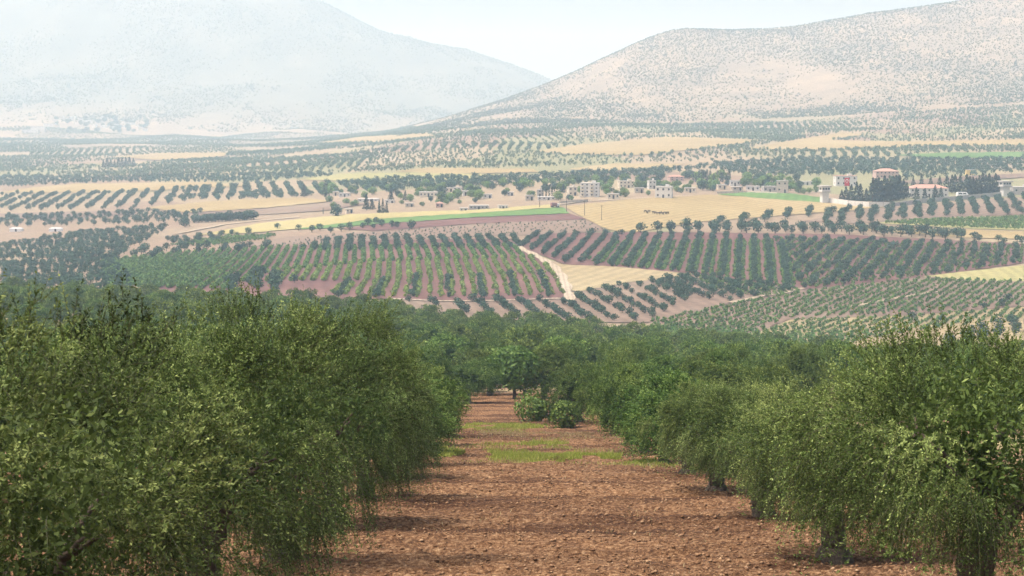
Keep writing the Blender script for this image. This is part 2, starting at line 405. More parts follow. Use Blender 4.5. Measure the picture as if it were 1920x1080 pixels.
# ------------------------------------------------------------------ fields of the valley, draped sheets
C_WHEAT = ((0.224, 0.171, 0.081), (0.26, 0.205, 0.1), (0.29, 0.235, 0.126))
C_TAN = ((0.206, 0.163, 0.092), (0.248, 0.203, 0.114), (0.278, 0.235, 0.139))
C_MAROON = ((0.094, 0.048, 0.044), (0.121, 0.063, 0.055), (0.151, 0.086, 0.074))
C_PINK = ((0.134, 0.092, 0.07), (0.166, 0.121, 0.091), (0.194, 0.151, 0.112))
C_GREEN = ((0.064, 0.128, 0.031), (0.083, 0.157, 0.041), (0.109, 0.179, 0.051))
C_YELLOW = ((0.255, 0.218, 0.091), (0.289, 0.254, 0.11), (0.31, 0.276, 0.136))
C_OLIVEG = ((0.202, 0.205, 0.077), (0.242, 0.233, 0.099), (0.282, 0.254, 0.12))
C_ROAD = ((0.282, 0.227, 0.162), (0.322, 0.269, 0.197), (0.356, 0.31, 0.24))
FIELDS = [   # name, outline in the frame (each point is traced to the ground), colours, row angle, lift, label
 ('vineyard_soil', [(185,490),(330,474),(520,464),(640,452),(965,448),(1000,478),(1045,510),(1064,562),(905,566),(740,562),(480,560),(330,560),(240,530)], C_MAROON, -6, .30, 'purple brown soil of the striped vineyard beyond the grove'),
 ('orchard_soil', [(968,462),(1000,438),(1240,436),(1560,440),(1920,458),(1920,494),(1735,520),(1505,544),(1300,514),(1062,497)], C_MAROON, 6, .30, 'dark red soil under the close olive rows in mid valley'),
 ('stubble_field', [(1036,497),(1150,501),(1265,512),(1295,517),(1180,531),(1085,548),(1066,546),(1050,512)], C_TAN, 20, .34, 'pale tan triangular stubble field beside the dirt track'),
 ('orchard_soil', [(740,564),(905,567),(1068,563),(1085,549),(1185,531),(1300,516),(1503,544),(1360,572),(1215,606),(1100,606),(860,600),(700,590)], C_PINK, -10, .30, 'pinkish brown soil under spaced olive rows below the stubble triangle'),
 ('vine_field', [(1218,606),(1365,572),(1505,545),(1735,521),(1920,528),(1920,575),(1700,592),(1480,600),(1380,640),(1230,640)], C_PINK, 20, .30, 'reddish soil dotted with green bushes on the right'),
 ('vine_field', [(1382,640),(1482,601),(1700,593),(1920,577),(1920,640),(1650,668),(1400,668)], C_TAN, 20, .32, 'pale sandy soil dotted with bushes at the lower right'),
 ('fallow_field', [(1730,520),(1830,508),(1920,499),(1920,529),(1830,527)], C_OLIVEG, 5, .36, 'yellowish green fallow wedge at the right edge'),
 ('wheat_field', [(1058,388),(1180,375),(1330,366),(1540,379),(1675,388),(1560,398),(1400,410),(1300,418),(1190,437),(1142,432),(1095,410)], C_WHEAT, 30, .34, 'large golden wheat field below the village'),
 ('green_crop_field', [(1345,366),(1400,362),(1480,364),(1540,371),(1540,381),(1440,374)], C_GREEN, 10, .40, 'narrow green crop strip by the left watchtower'),
 ('yellow_crop_field', [(372,442),(480,421),(640,404),(900,394),(1040,384),(1056,389),(900,400),(700,412),(560,430),(470,438)], C_YELLOW, 80, .40, 'long bright yellow crop strip running left of the wheat field'),
 ('green_crop_field', [(545,431),(700,412),(900,400),(1056,390),(1068,401),(900,408),(720,420),(600,430)], C_GREEN, 80, .38, 'long green crop strip below the yellow one'),
 ('ploughed_field', [(640,430),(720,421),(900,409),(1068,402),(1100,412),(900,420),(700,434)], C_MAROON, 80, .36, 'thin dark red ploughed strip under the green crop'),
 ('young_orchard_soil', [(430,464),(540,445),(700,435),(900,421),(1098,413),(1142,434),(1000,441),(760,448),(560,462)], C_PINK, 80, .32, 'pale red soil with young saplings above the vineyard'),
 ('wheat_field', [(1000,285),(1100,271),(1250,258),(1390,262),(1440,264),(1330,279),(1200,292),(1070,291)], C_WHEAT, 15, .4, 'pale wheat field high in the middle of the valley'),
 ('wheat_field', [(1400,280),(1490,264),(1580,250),(1625,253),(1560,264),(1700,267),(1920,263),(1920,274),(1700,276),(1520,284)], C_WHEAT, 15, .4, 'long pale wheat field at the foot of the right hill'),
 ('wheat_field', [(1065,318),(1150,308),(1285,308),(1250,318),(1110,323)], C_WHEAT, 15, .4, 'small wheat strip behind the village trees'),
 ('wheat_field', [(60,353),(140,346),(390,343),(470,349),(300,358),(150,363),(0,362)], C_WHEAT, 15, .4, 'pale yellow wheat field on the far left'),
 ('wheat_field', [(270,391),(400,378),(560,372),(628,378),(500,391),(350,400)], C_WHEAT, 15, .4, 'wheat strip on the left between olive blocks'),
 ('ploughed_field', [(350,401),(500,392),(630,379),(690,383),(610,396),(470,405)], C_PINK, 15, .36, 'pinkish ploughed strip left of the village'),
 ('wheat_field', [(590,270),(680,258),(800,252),(820,258),(700,268)], C_WHEAT, 15, .5, 'faint wheat strip far off in the haze'),
 ('wheat_field', [(210,296),(300,289),(430,288),(420,295),(300,302)], C_WHEAT, 15, .5, 'faint wheat strip by the far left conifers'),
 ('wheat_field', [(740,323),(800,316),(1000,318),(1010,324),(850,327)], C_WHEAT, 15, .4, 'thin wheat strip left above the village'),
 ('green_crop_field', [(560,338),(640,327),(760,325),(940,328),(900,337),(700,342)], C_OLIVEG, 15, .4, 'pale green strip above the village'),
 ('green_crop_field', [(1680,292),(1760,288),(1920,286),(1920,296),(1760,298)], C_GREEN, 15, .4, 'thin green strip on the far right'),
 ('wheat_field', [(1555,424),(1700,427),(1920,436),(1920,449),(1810,447),(1640,434)], C_WHEAT, 85, .36, 'wheat strip between two olive rows on the right'),
 ('vine_field', [(1640,419),(1740,411),(1920,406),(1920,433),(1760,427)], C_OLIVEG, 85, .36, 'green vineyard strip below the walled compound'),
 ('orchard_soil', [(1500,416),(1670,389),(1800,377),(1920,370),(1920,403),(1740,409),(1600,420)], C_PINK, 40, .32, 'reddish soil under the olives below the compound wall'),
 ('wheat_field', [(1640,345),(1800,332),(1920,326),(1920,334),(1750,345)], C_PINK, 15, .4, 'bare reddish strip behind the walled compound'),
 ('wheat_field', [(840,412+6),(1000,414),(1005,417),(850,421)], C_PINK, 15, .34, 'thin bare strip in the young orchard'),
 ('ploughed_field', [(0,402),(120,398),(260,396),(250,403),(90,410),(0,414)], C_PINK, 15, .36, 'bare pinkish strip between olive rows on the far left'),
 ('wheat_field', [(1780,690),(1850,655),(1920,630),(1920,700)], C_TAN, 15, .36, 'dry pale ground behind the big right hand olive'),
]
def drape(poly, lift, gx=14, gyy=3.5, jit=.0):
    pts = []; 
    for i, (x0, y0) in enumerate(poly):
        x1, y1 = poly[(i + 1) % len(poly)]; k = max(1, int(max(abs(x1 - x0) / 10, abs(y1 - y0) / 3)))
        for t in range(k):
            a = t / k; j = 0 if t == 0 else 1
            pts.append((x0 + (x1 - x0) * a + j * random.uniform(-2, 2), y0 + (y1 - y0) * a + j * random.uniform(-.5, .5)))
    nb = len(pts)
    xs = np.arange(min(p[0] for p in pts) + 5, max(p[0] for p in pts), gx); ys = np.arange(min(p[1] for p in pts) + 1.5, max(p[1] for p in pts), gyy)
    A, B = np.meshgrid(xs, ys); ins = in_poly(A, B, pts)
    P = [Vector((p[0], p[1] * 4)) for p in pts] + [Vector((float(a), float(b) * 4)) for a, b in zip(A[ins], B[ins])]
    r = geometry.delaunay_2d_cdt(P, [(i, (i + 1) % nb) for i in range(nb)], [], 1, 1e-4)
    V = []
    for p in r[0]:
        X, Y, Z = ground_pt(p.x, p.y / 4); V.append((X, Y, Z + lift * max(1, Y / 900)))
    # keep faces up
    Fs = []
    for f in r[2]:
        a, b, c = [Vector(V[i]) for i in f[:3]]
        Fs.append(tuple(f) if (b - a).cross(c - a).z > 0 else tuple(f)[::-1])
    return V, Fs
fm = {}
for name, poly, cols, ang, lift, label in FIELDS:
    key = (cols, ang)
    if key not in fm: fm[key] = field_mat('farmland', *cols, rot=math.radians(ang), stripe=5, streak=.1)
    V, Fs = drape(poly, lift)
    me = bpy.data.meshes.new(name); me.from_pydata(V, [], Fs); me.materials.append(fm[key]); me.update()
    me.polygons.foreach_set('use_smooth', [True] * len(me.polygons))
    tag(link(name, me), label, None, None, 'structure')

def track(path, wpx, label):
    m_ = fm.setdefault('road', field_mat('dirt_track', *C_ROAD, rot=0, stripe=1.5, streak=.2))
    P = [Vector(ground_pt(*p)) for p in path]
    Q = []
    for a, b in zip(P[:-1], P[1:]):
        k = max(2, int((b - a).length / 3)); Q += [a.lerp(b, t / k) for t in range(k)]
    Q.append(P[-1]); V = []; w = wpx / 2
    for i, q in enumerate(Q):
        t = (Q[min(i + 1, len(Q) - 1)] - Q[max(i - 1, 0)]); t.z = 0; t.normalize(); s_ = Vector((-t.y, t.x, 0))
        for k in (-1, -.4, .4, 1):
            p = q + s_ * w * k * (1 + .25 * math.sin(i * .7 + k)); V.append((p.x, p.y, float(terrain(p.x, p.y)) + .55 + (.0 if abs(k) == 1 else .05)))
    Fs = [(i*4+k, i*4+k+1, i*4+k+5, i*4+k+4) for i in range(len(Q) - 1) for k in range(3)]
    me = bpy.data.meshes.new('dirt_track'); me.from_pydata(V, [], Fs); me.materials.append(m_); me.update()
    tag(link('dirt_track', me), label, None, None, 'structure')
track([(968,464),(985,472),(1010,484),(1035,499),(1050,515),(1060,535),(1068,566)], 3.6, 'pale dirt track beside the striped vineyard')
track([(1370,570),(1420,559),(1470,551),(1507,543)], 2.2, 'thin pale path across the middle orchard')
track([(1590,578),(1650,567),(1700,558),(1756,549)], 2.4, 'thin pale path through the bush field')
track([(700,284),(730,297),(768,311)], 7, 'short pale track far up the valley')
track([(730,563),(830,567),(960,565),(1060,562)], 2.0, 'thin pale bank along the foot of the vineyard')
track([(1040,386),(1100,378),(1180,374),(1300,368)], 3.0, 'village road along the top of the wheat field')
track([(330,440),(370,432),(420,422),(480,415),(560,408)], 4.0, 'farm track left of the yellow crop')

# ------------------------------------------------------------------ plants: mesh makers
def unit(a): return a / np.maximum(np.linalg.norm(a, axis=-1, keepdims=True), 1e-9)

def leaf_quads(P, D, Nn, L, Wd):
    """pointed leaves: base P, direction D, normal Nn"""
    side = unit(np.cross(D, Nn)) * (Wd * .5)[..., None]
    mid = P + D * (L * .45)[..., None]
    V = np.stack([P, mid + side, P + D * L[..., None], mid - side], -2)
    return V.reshape(-1, 3)

def crown_shape(dirs, R, top, bot, lump, seed):
    r0 = np.random.default_rng(seed)
    c = unit(r0.normal(size=(14, 3))); a = r0.uniform(-1, 1, 14) * lump
    l = 1 + (np.exp(-((dirs[:, None] - c[None]) ** 2).sum(-1) / .22) * a).sum(1)
    vert = np.where(dirs[:, 2] > 0, top, bot)
    rad = 1 / np.sqrt((dirs[:, 0]**2 + dirs[:, 1]**2) / R**2 + dirs[:, 2]**2 / vert**2)
    return rad * l

def olive_crown(seed, R=2.3, H=5.0, nsh=4600, nl=20, L=.064, Wd=.021, slen=(.2, .46), stems=True, fill=6500, fillsize=.11, hang=1.0, zc=2.6, low=1.0, spikes=34, nlobe=54, lobe=(.46, .86), skirt_z=.7):
    """crown built of boughs: shoots spread from each bough, the outer low ones hang as skirts"""
    r0 = np.random.default_rng(seed)
    ld = unit(r0.normal(size=(nlobe * 3, 3))); ld = ld[ld[:, 2] > -.62][:nlobe]; nlobe = len(ld)
    lr = crown_shape(ld, R, H - zc, zc - low, .3, seed)
    lrad = r0.uniform(*lobe, nlobe)
    lc = ld * (np.maximum(lr - lrad * .8, .3) * r0.uniform(.84, 1.04, nlobe))[:, None] + np.array([0, 0, zc])
    ltint = r0.normal(.47, .13, nlobe)
    n = nsh + spikes
    li = r0.integers(0, nlobe, n)
    top = np.where(ld[:, 2] > .55)[0]; li[nsh:] = r0.choice(top, spikes)
    out0 = ld[li]
    e = unit(r0.normal(size=(n, 3)) + out0 * .75 + np.array([0, 0, .25]))
    P0 = lc[li] + e * (lrad[li] * r0.uniform(.25, .95, n))[:, None]
    up = np.array([0, 0, 1.0])
    dir0 = unit(e * .8 + out0 * .5 + r0.normal(size=(n, 3)) * .45 + up * (.15 + .4 * np.clip(out0[:, 2:3], 0, 1)))
    Ls = r0.uniform(*slen, n)
    skirt = (out0[:, 2] < .4) & (r0.random(n) < .42)
    Ls = np.where(skirt, Ls * r0.uniform(1.2, 2.6, n), Ls); dir0 = np.where(skirt[:, None], unit(dir0 * .6 + out0 * np.array([.5, .5, .1]) + r0.normal(size=(n, 3)) * .12), dir0)
    droop = np.clip(.62 - out0[:, 2], .05, 1.3) * hang * r0.uniform(.4, 1.3, n); droop = np.where(skirt, droop * 1.35 + .4, droop)
    dir0[nsh:] = unit(up + r0.normal(size=(spikes, 3)) * .38); Ls[nsh:] = r0.uniform(.4, .85, spikes); droop[nsh:] = .08
    m = nl; s = (np.arange(m) + .5) / m
    flat = 1 - .5 * np.minimum(1, droop)[:, None, None] * s[None, :, None]
    pos = P0[:, None] + dir0[:, None] * (Ls[:, None] * s)[..., None] * flat
    pos[..., 2] -= droop[:, None] * (s ** 1.6) * Ls[:, None]
    pos += np.cumsum(r0.normal(size=pos.shape) * .006, axis=1)
    floor = skirt_z + .9 * fbm(P0[:, 0] * 1.1 + seed, P0[:, 1] * 1.1, 2) + .25 * r0.random(n)
    pos[..., 2] = np.maximum(pos[..., 2], np.maximum(floor, .25)[:, None] + .02 * r0.random((n, m)))
    T = unit(np.gradient(pos, axis=1) + 1e-6)
    pr = unit(np.cross(T, unit(r0.normal(size=(n, 1, 3)) + 0 * T))); qr = np.cross(T, pr)
    ph = (np.arange(m) % 2 * math.pi + np.arange(m) // 2 * math.pi / 2)[None] + r0.normal(size=(n, m)) * .5
    out_ = pr * np.cos(ph)[..., None] + qr * np.sin(ph)[..., None]
    an = r0.uniform(.5, 1.25, (n, m))
    D = unit(T * np.cos(an)[..., None] + out_ * np.sin(an)[..., None])
    Nn = unit(np.cross(D, np.cross(T, D)) + r0.normal(size=D.shape) * .5 + up * .35)
    ll = L * r0.uniform(.65, 1.3, (n, m)) * (1.05 - .35 * s)[None]; ww = Wd * r0.uniform(.75, 1.3, (n, m))
    V = leaf_quads(pos, D, Nn, ll, ww); nq = n * m
    st = ltint[li] + r0.normal(0, .1, n) + np.where(np.arange(n) >= nsh, .15, 0)
    tint = np.clip(st[:, None] + r0.normal(0, .15, (n, m)) + .15 * s[None], 0, 1).reshape(-1)
    Vs, Fs, Ts, Ms = [V], [np.arange(nq * 4).reshape(-1, 4)], [tint], [np.zeros(nq, int)]; off = nq * 4
    if stems:                                            # three sided twigs
        k = np.linspace(0, m - 1, 4).astype(int); C = pos[:, k]; th = np.array([.0045, .0035, .0025, .001])
        Rg = np.stack([C + (pr[:, k] * math.cos(j * 2.0944) + qr[:, k] * math.sin(j * 2.0944)) * th[None, :, None] for j in range(3)], 2)
        ids = np.arange(n * 12).reshape(n, 4, 3); ro = np.roll(ids, -1, 2)
        fs = np.stack([ids[:, :-1], ro[:, :-1], ro[:, 1:], ids[:, 1:]], -1).reshape(-1, 4)
        Vs.append(Rg.reshape(-1, 3)); Fs.append(fs + off); Ts.append(np.full(len(fs), .4)); Ms.append(np.ones(len(fs), int)); off += n * 12
    if fill:                                             # older leaves deep inside the crown
        d2 = unit(r0.normal(size=(fill, 3))); d2[:, 2] = np.where(d2[:, 2] < -.7, -d2[:, 2], d2[:, 2])
        rr = crown_shape(d2, R, H - zc, zc - low, .3, seed) * r0.uniform(.12, .74, fill)
        P = d2 * rr[:, None] + np.array([0, 0, zc]); Dd = unit(r0.normal(size=(fill, 3)) + np.array([0, 0, -.6])); Nf = unit(r0.normal(size=(fill, 3)))
        Vf = leaf_quads(P, Dd, Nf, np.full(fill, fillsize) * r0.uniform(.6, 1.4, fill), np.full(fill, fillsize * .45))
        Vs.append(Vf); Fs.append(np.arange(fill * 4).reshape(-1, 4) + off); Ts.append(np.clip(r0.normal(.45, .15, fill), 0, 1)); Ms.append(np.zeros(fill, int)); off += fill * 4
    return np.concatenate(Vs), np.concatenate(Fs), np.concatenate(Ts), np.concatenate(Ms)

def gnarled_trunk(seed, h=1.5, r=.25, n=12, limbs=4, R=2.0, H=4.5):
    r0 = random.Random(seed); mb = MB()
    def limb(p0, p1, ra, rb, seg, nn, wob):
        pts, rad = [], []
        for i in range(seg + 1):
            t = i / seg; p = Vector(p0).lerp(Vector(p1), t)
            if 0 < i: p += Vector((r0.uniform(-wob, wob), r0.uniform(-wob, wob), 0))
            pts.append(p); rad.append(ra + (rb - ra) * t + r0.uniform(-.06, .06) * ra)
        base = len(mb.v); mb.tube(pts, rad, nn)
        for k in range(base, len(mb.v)):                 # ribs and hollows of old wood
            j = (k - base) % nn; i = (k - base) // nn; c = pts[min(i, seg)]
            v = Vector(mb.v[k]); f = 1 + .16 * math.sin(j * 3.1 + i * .8 + seed) + r0.uniform(-.07, .07)
            mb.v[k] = tuple(c + (v - c) * f)
        return pts[-1]
    lean = (r0.uniform(-.25, .25), r0.uniform(-.2, .2))
    top = (lean[0], lean[1], h)
    limb((0, 0, -.25), (lean[0] * .4, lean[1] * .4, .35), r * 1.75, r * 1.1, 3, n, .02)
    limb((lean[0] * .38, lean[1] * .38, .3), top, r * 1.12, r * .82, 5, n, .05)
    for k in range(limbs):
        a = k * 6.283 / limbs + r0.uniform(-.4, .4); q = (top[0] + math.cos(a) * R * .42, top[1] + math.sin(a) * R * .42, h + (H - h) * r0.uniform(.28, .45))
        e = limb((top[0], top[1], h - .12), q, r * .55, r * .2, 5, 7, .09)
        for b in range(2):
            a2 = a + r0.uniform(-.8, .8); q2 = (e[0] + math.cos(a2) * R * .2, e[1] + math.sin(a2) * R * .2, e[2] + r0.uniform(.1, .5))
            limb(e, q2, r * .2, r * .06, 3, 5, .06)
    me = mb.mesh('trunk', M['bark']); me.polygons.foreach_set('use_smooth', [True] * len(me.polygons)); return me

def cloud(seed, nq, size, R, H, z0, shape='round', lump=.25):
    """crown of leaf clumps for trees seen from afar: quads facing roughly outward"""
    r0 = np.random.default_rng(seed)
    d = unit(r0.normal(size=(nq, 3)))
    if shape == 'round':
        hh = (H - z0) / 2; rad = crown_shape(d, R, hh, hh, lump, seed) * r0.uniform(.0, 1.0, nq) ** .38
        P = d * rad[:, None] + np.array([0, 0, z0 + hh])
    else:
        t = r0.random(nq) ** (1.0 if shape == 'column' else 1.5); a = r0.uniform(0, 6.283, nq)
        prof = np.sin(np.clip(t * .93 + .07, 0, 1) * math.pi) ** .5 if shape == 'column' else (1 - t) ** .85 * (1 + .22 * np.sin(t * 40 + a * 2))
        rad = R * prof * r0.uniform(.65, 1.05, nq)
        P = np.stack([np.cos(a) * rad, np.sin(a) * rad, z0 + t * (H - z0)], -1)
        d = unit(np.stack([np.cos(a), np.sin(a), np.full(nq, .35)], -1))
    Nn = unit(d + r0.normal(size=(nq, 3)) * .55)
    A = unit(np.cross(Nn, r0.normal(size=(nq, 3)))); B = np.cross(Nn, A)
    s1 = size * r0.uniform(.6, 1.35, nq)[:, None]; s2 = size * r0.uniform(.45, 1.1, nq)[:, None]
    V = np.stack([P - A * s1 * .5, P + B * s2 * .5 + Nn * s1 * .08, P + A * s1 * .5, P - B * s2 * .5 - Nn * s1 * .08], 1).reshape(-1, 3)
    return V, np.arange(nq * 4).reshape(-1, 4), np.clip(r0.normal(.5, .22, nq), 0, 1)

def with_trunk(V, Fq, T, h, r, sides=5):
    a = np.arange(sides) * 6.2832 / sides
    ring = lambda z, rr: np.stack([np.cos(a) * rr, np.sin(a) * rr, np.full(sides, z)], -1)
    tv = np.concatenate([ring(-.3, r * 1.3), ring(h * .5, r), ring(h, r * .8)]); k = np.arange(sides); k2 = (k + 1) % sides
    tf = np.concatenate([np.stack([k + s, k2 + s, k2 + s + sides, k + s + sides], -1) for s in (0, sides)])
    return np.concatenate([V, tv]), np.concatenate([Fq, tf + len(V)]), np.concatenate([T, np.full(len(tf), .5)]), np.concatenate([np.zeros(len(Fq), int), np.ones(len(tf), int)])

def template(kind, seed):
    if kind == 'olive': return with_trunk(*cloud(seed, 170, .68, 1.95, 3.9, .8), 1.6, .16)
    if kind == 'olive_small': return with_trunk(*cloud(seed, 50, 1.05, 1.95, 3.9, .7), 1.6, .16, 3)
    if kind == 'olive_tiny': return with_trunk(*cloud(seed, 36, 1.25, 1.85, 3.9, .6), 1.4, .2, 3)
    if kind == 'vine': return with_trunk(*cloud(seed, 26, .55, .72, 1.15, .12), .5, .04, 3)
    if kind == 'sapling': return with_trunk(*cloud(seed, 14, .6, .55, 1.6, .3), .6, .05, 3)
    if kind == 'broad': return with_trunk(*cloud(seed, 380, .95, 3.1, 6.2, .5, 'round', .35), 2.2, .2)
    if kind == 'cypress': return with_trunk(*cloud(seed, 200, .6, .75, 9, .3, 'column'), 1.5, .15)
    if kind == 'pine': return with_trunk(*cloud(seed, 260, .95, 2.3, 9, .7, 'cone'), 2.5, .2)
    if kind == 'scrub': return with_trunk(*cloud(seed, 22, 1.0, 1.15, 1.7, -.2), .3, .1, 3)
    if kind == 'scrub_big': return with_trunk(*cloud(seed, 22, 2.2, 2.4, 3.2, -.4), .3, .1, 3)

TPL = {}
def tpl(kind, nvar):
    if kind not in TPL: TPL[kind] = [template(kind, 100 + 13 * i + len(kind)) for i in range(nvar)]
    return TPL[kind]

_tcol = {}
def join_plants(name, kind, nvar, P, sc, mats, label, cat):
    """plants too far or too numerous to tell apart: one object of stuff, its points carry the plants"""
    P = np.asarray(P, np.float32); n_ = len(P)
    if not n_: return None
    key = (kind, mats[0].name)
    if key not in _tcol:
        c = bpy.data.collections.new('forms_' + kind)
        for i, (V, Fq, t, mi) in enumerate(tpl(kind, nvar)):
            c.objects.link(bpy.data.objects.new('form_%s_%d' % (kind, i), mesh_arrays(kind, V, Fq, mats, t, mi)))
        _tcol[key] = c
    me = bpy.data.meshes.new(name); me.vertices.add(n_); me.vertices.foreach_set('co', P.ravel())
    sc = np.asarray(sc, np.float32); sv = np.stack([sc, sc, sc * rng.uniform(.9, 1.12, n_)], -1).astype(np.float32)
    rv = np.zeros((n_, 3), np.float32); rv[:, 2] = rng.uniform(0, 6.283, n_)
    me.attributes.new('rot', 'FLOAT_VECTOR', 'POINT').data.foreach_set('vector', rv.ravel())
    me.attributes.new('scl', 'FLOAT_VECTOR', 'POINT').data.foreach_set('vector', sv.ravel())
    me.attributes.new('var', 'INT', 'POINT').data.foreach_set('value', rng.integers(0, nvar, n_).astype(np.int32))
    g = bpy.data.node_groups.new('plants_' + name, 'GeometryNodeTree')
    g.interface.new_socket('Geometry', in_out='INPUT', socket_type='NodeSocketGeometry'); g.interface.new_socket('Geometry', in_out='OUTPUT', socket_type='NodeSocketGeometry')
    gi, go = g.nodes.new('NodeGroupInput'), g.nodes.new('NodeGroupOutput')
    iop = g.nodes.new('GeometryNodeInstanceOnPoints'); iop.inputs['Pick Instance'].default_value = True
    ci = g.nodes.new('GeometryNodeCollectionInfo'); ci.inputs[0].default_value = _tcol[key]; ci.inputs['Separate Children'].default_value = True; ci.inputs['Reset Children'].default_value = True
    def att(nm, ty):
        q = g.nodes.new('GeometryNodeInputNamedAttribute'); q.data_type = ty; q.inputs[0].default_value = nm; return q.outputs['Attribute']
    g.links.new(gi.outputs[0], iop.inputs['Points']); g.links.new(ci.outputs[0], iop.inputs['Instance'])
    g.links.new(att('var', 'INT'), iop.inputs['Instance Index']); g.links.new(att('scl', 'FLOAT_VECTOR'), iop.inputs['Scale'])
    er = g.nodes.new('FunctionNodeEulerToRotation'); g.links.new(att('rot', 'FLOAT_VECTOR'), er.inputs[0]); g.links.new(er.outputs[0], iop.inputs['Rotation'])
    g.links.new(iop.outputs[0], go.inputs[0])
    o = link(name, me); o.modifiers.new('plants', 'NODES').node_group = g
    return tag(o, label, cat, None, 'stuff')

# ------------------------------------------------------------------ the foreground grove
NEAR = []
for i in range(4):
    V, Fq, T, mi = olive_crown(20 + i, R=[2.5, 2.5, 2.55, 2.6][i], H=5.0, skirt_z=[.55, 1.35, .6, 1.25][i], low=[.9, 1.5, .9, 1.4][i])
    NEAR.append((mesh_arrays('crown', V, Fq, [M['olive'], M['twig']], T, mi), gnarled_trunk(40 + i)))
MID = []
for i in range(3):
    V, Fq, T, mi = olive_crown(60 + i, R=[2.55, 2.4, 2.65][i], H=5.0, nsh=2300, nl=7, L=.16, Wd=.055, stems=False, fill=900, fillsize=.4, spikes=30)
    MID.append((mesh_arrays('crown', V, Fq, [M['olive_mid'], M['twig']], T, mi), gnarled_trunk(80 + i, n=8)))
FAR = []
for i in range(4):
    V, Fq, T, mi = olive_crown(90 + i, R=2.75, H=4.9, nsh=1000, nl=4, L=.3, Wd=.12, stems=False, fill=260, fillsize=.7, spikes=16, nlobe=60, lobe=(.5, .85))
    FAR.append((mesh_arrays('crown', V, Fq, [M['olive_mid'], M['twig']], T, mi), gnarled_trunk(95 + i, n=6, limbs=3)))

def olive_tree(X, Y, h, w, lod, var, rz, label, group, lean=0):
    z = float(soil_h(np.array(X), np.array(Y))) if (abs(X) < 20 and Y < 190) else float(terrain(X, Y))
    t = empty('olive_tree', (X, Y, z), rz)
    t.scale = (w, w, h / 5.0)
    cr, tr = lod[var % len(lod)]
    link('trunk', tr, t); link('crown', cr, t)
    return tag(t, label, 'olive tree', group)

ordn = ['first', 'second', 'third', 'fourth', 'fifth', 'sixth', 'seventh', 'eighth', 'ninth', 'tenth', 'eleventh', 'twelfth']
left = [(8.2, 3.2, -4.75, .95), (18, 4.45, -4.8, 1.0), (28, 5.05, -4.7, 1.0), (38, 4.9, -4.6, .98), (48, 4.6, -4.5, .9), (58, 4.1, -4.4, .9), (68, 4.1, -4.4, .9), (78, 4.1, -4.3, .9), (88, 4.1, -4.4, .9), (98, 4.1, -4.6, .9), (109, 4.2, -5.0, .92)]
right = [(17.5, 3.6, 7.5, .92), (28, 4.9, 6.7, 1.02), (39.5, 3.8, 6.75, .92), (50.5, 3.65, 6.75, .9), (60.5, 3.7, 6.5, .88), (70.5, 3.7, 6.5, .82), (80, 3.8, 6.4, .82), (90, 3.9, 6.3, .82), (100, 4.0, 6.2, .82), (111, 4.1, 6.0, .82)]
taken = []
for i, (Y, h, X, w) in enumerate(left):
    olive_tree(X, Y, h, w, NEAR if Y < 62 else MID, i * 2, i * 2.1 + .3, f'{ordn[i]} olive tree from the camera in the left row beside the ploughed strip', 'olive trees of the left row'); taken.append((X, Y))
for i, (Y, h, X, w) in enumerate(right):
    olive_tree(X, Y, h, w, NEAR if Y < 66 else MID, i * 2 + 1, i * 1.7 + 1.0, f'{ordn[i]} olive tree from the camera in the right row beside the ploughed strip', 'olive trees of the right row'); taken.append((X, Y))

cand = []
ga = math.radians(24)
for i in range(-80, 81):
    for j in range(-80, 81):
        p, q = i * 9.3 + (j % 2) * 2.4 + rng.normal(0, .9), j * 8.4 + rng.normal(0, .9)
        X = p * math.cos(ga) - q * math.sin(ga); Y = 230 + p * math.sin(ga) + q * math.cos(ga)
        if Y < 26 or Y > 520 or abs(X / Y) > .31: continue
        if Y < 118 and -8.6 < X < 11: continue                       # the ploughed strip and its two rows
        if 118 <= Y < 168 and -6.6 + (Y - 118) * .05 < X < 3.6 - (Y - 118) * .012: continue   # the strip runs on behind
        if 168 <= Y < 190 and -2.6 < X < 2.6: continue
        if Y < 100 and 11 <= X < 22: continue
        z = float(terrain(X, Y)); px, py = project(X, Y, z)
        lim = np.interp(px, [0, 450, 960, 1400, 1650, 1920], [505, 495, 480, 425, 370, 335])
        if Y > lim: continue
        if 1500 < px < 1640 and Y < 165: continue
        cand.append((Y, X, z, px))
cand.sort()
nI = 0; rest = []
for Y, X, z, px in cand:
    h = 4.7 + rng.normal(0, .65); 
    if px > 1150 and Y < 150: h -= .5
    if nI < 180:
        lod = MID if Y < 190 else FAR
        side = 'left' if px < 800 else 'right' if px > 1150 else 'middle'
        dep = 'nearest' if Y < 120 else 'middle' if Y < 200 else 'farther'
        lab, grp = f'olive tree at {dep} depth in the {side} part of the dense grove', f'dense grove, {dep} depth, {side} part'
        olive_tree(X, Y, h, rng.uniform(.92, 1.18), lod, nI, rng.uniform(0, 6.28), lab, grp); nI += 1
    else: rest.append((X, Y, z, h / 5))
TPL['grove'] = []
for i in range(3):
    V, Fq, T, mi = olive_crown(130 + i, R=2.8, H=4.9, nsh=800, nl=4, L=.32, Wd=.14, stems=False, fill=160, fillsize=.8, spikes=12, nlobe=55, lobe=(.5, .85))
    TPL['grove'].append((V, Fq, T, mi))
if rest:
    rest = np.array(rest); join_plants('far_grove_olives', 'grove', 3, rest[:, :3], rest[:, 3], [M['olive_mid'], M['twig']], 'mass of olive crowns at the far edge of the grove', 'olive grove')

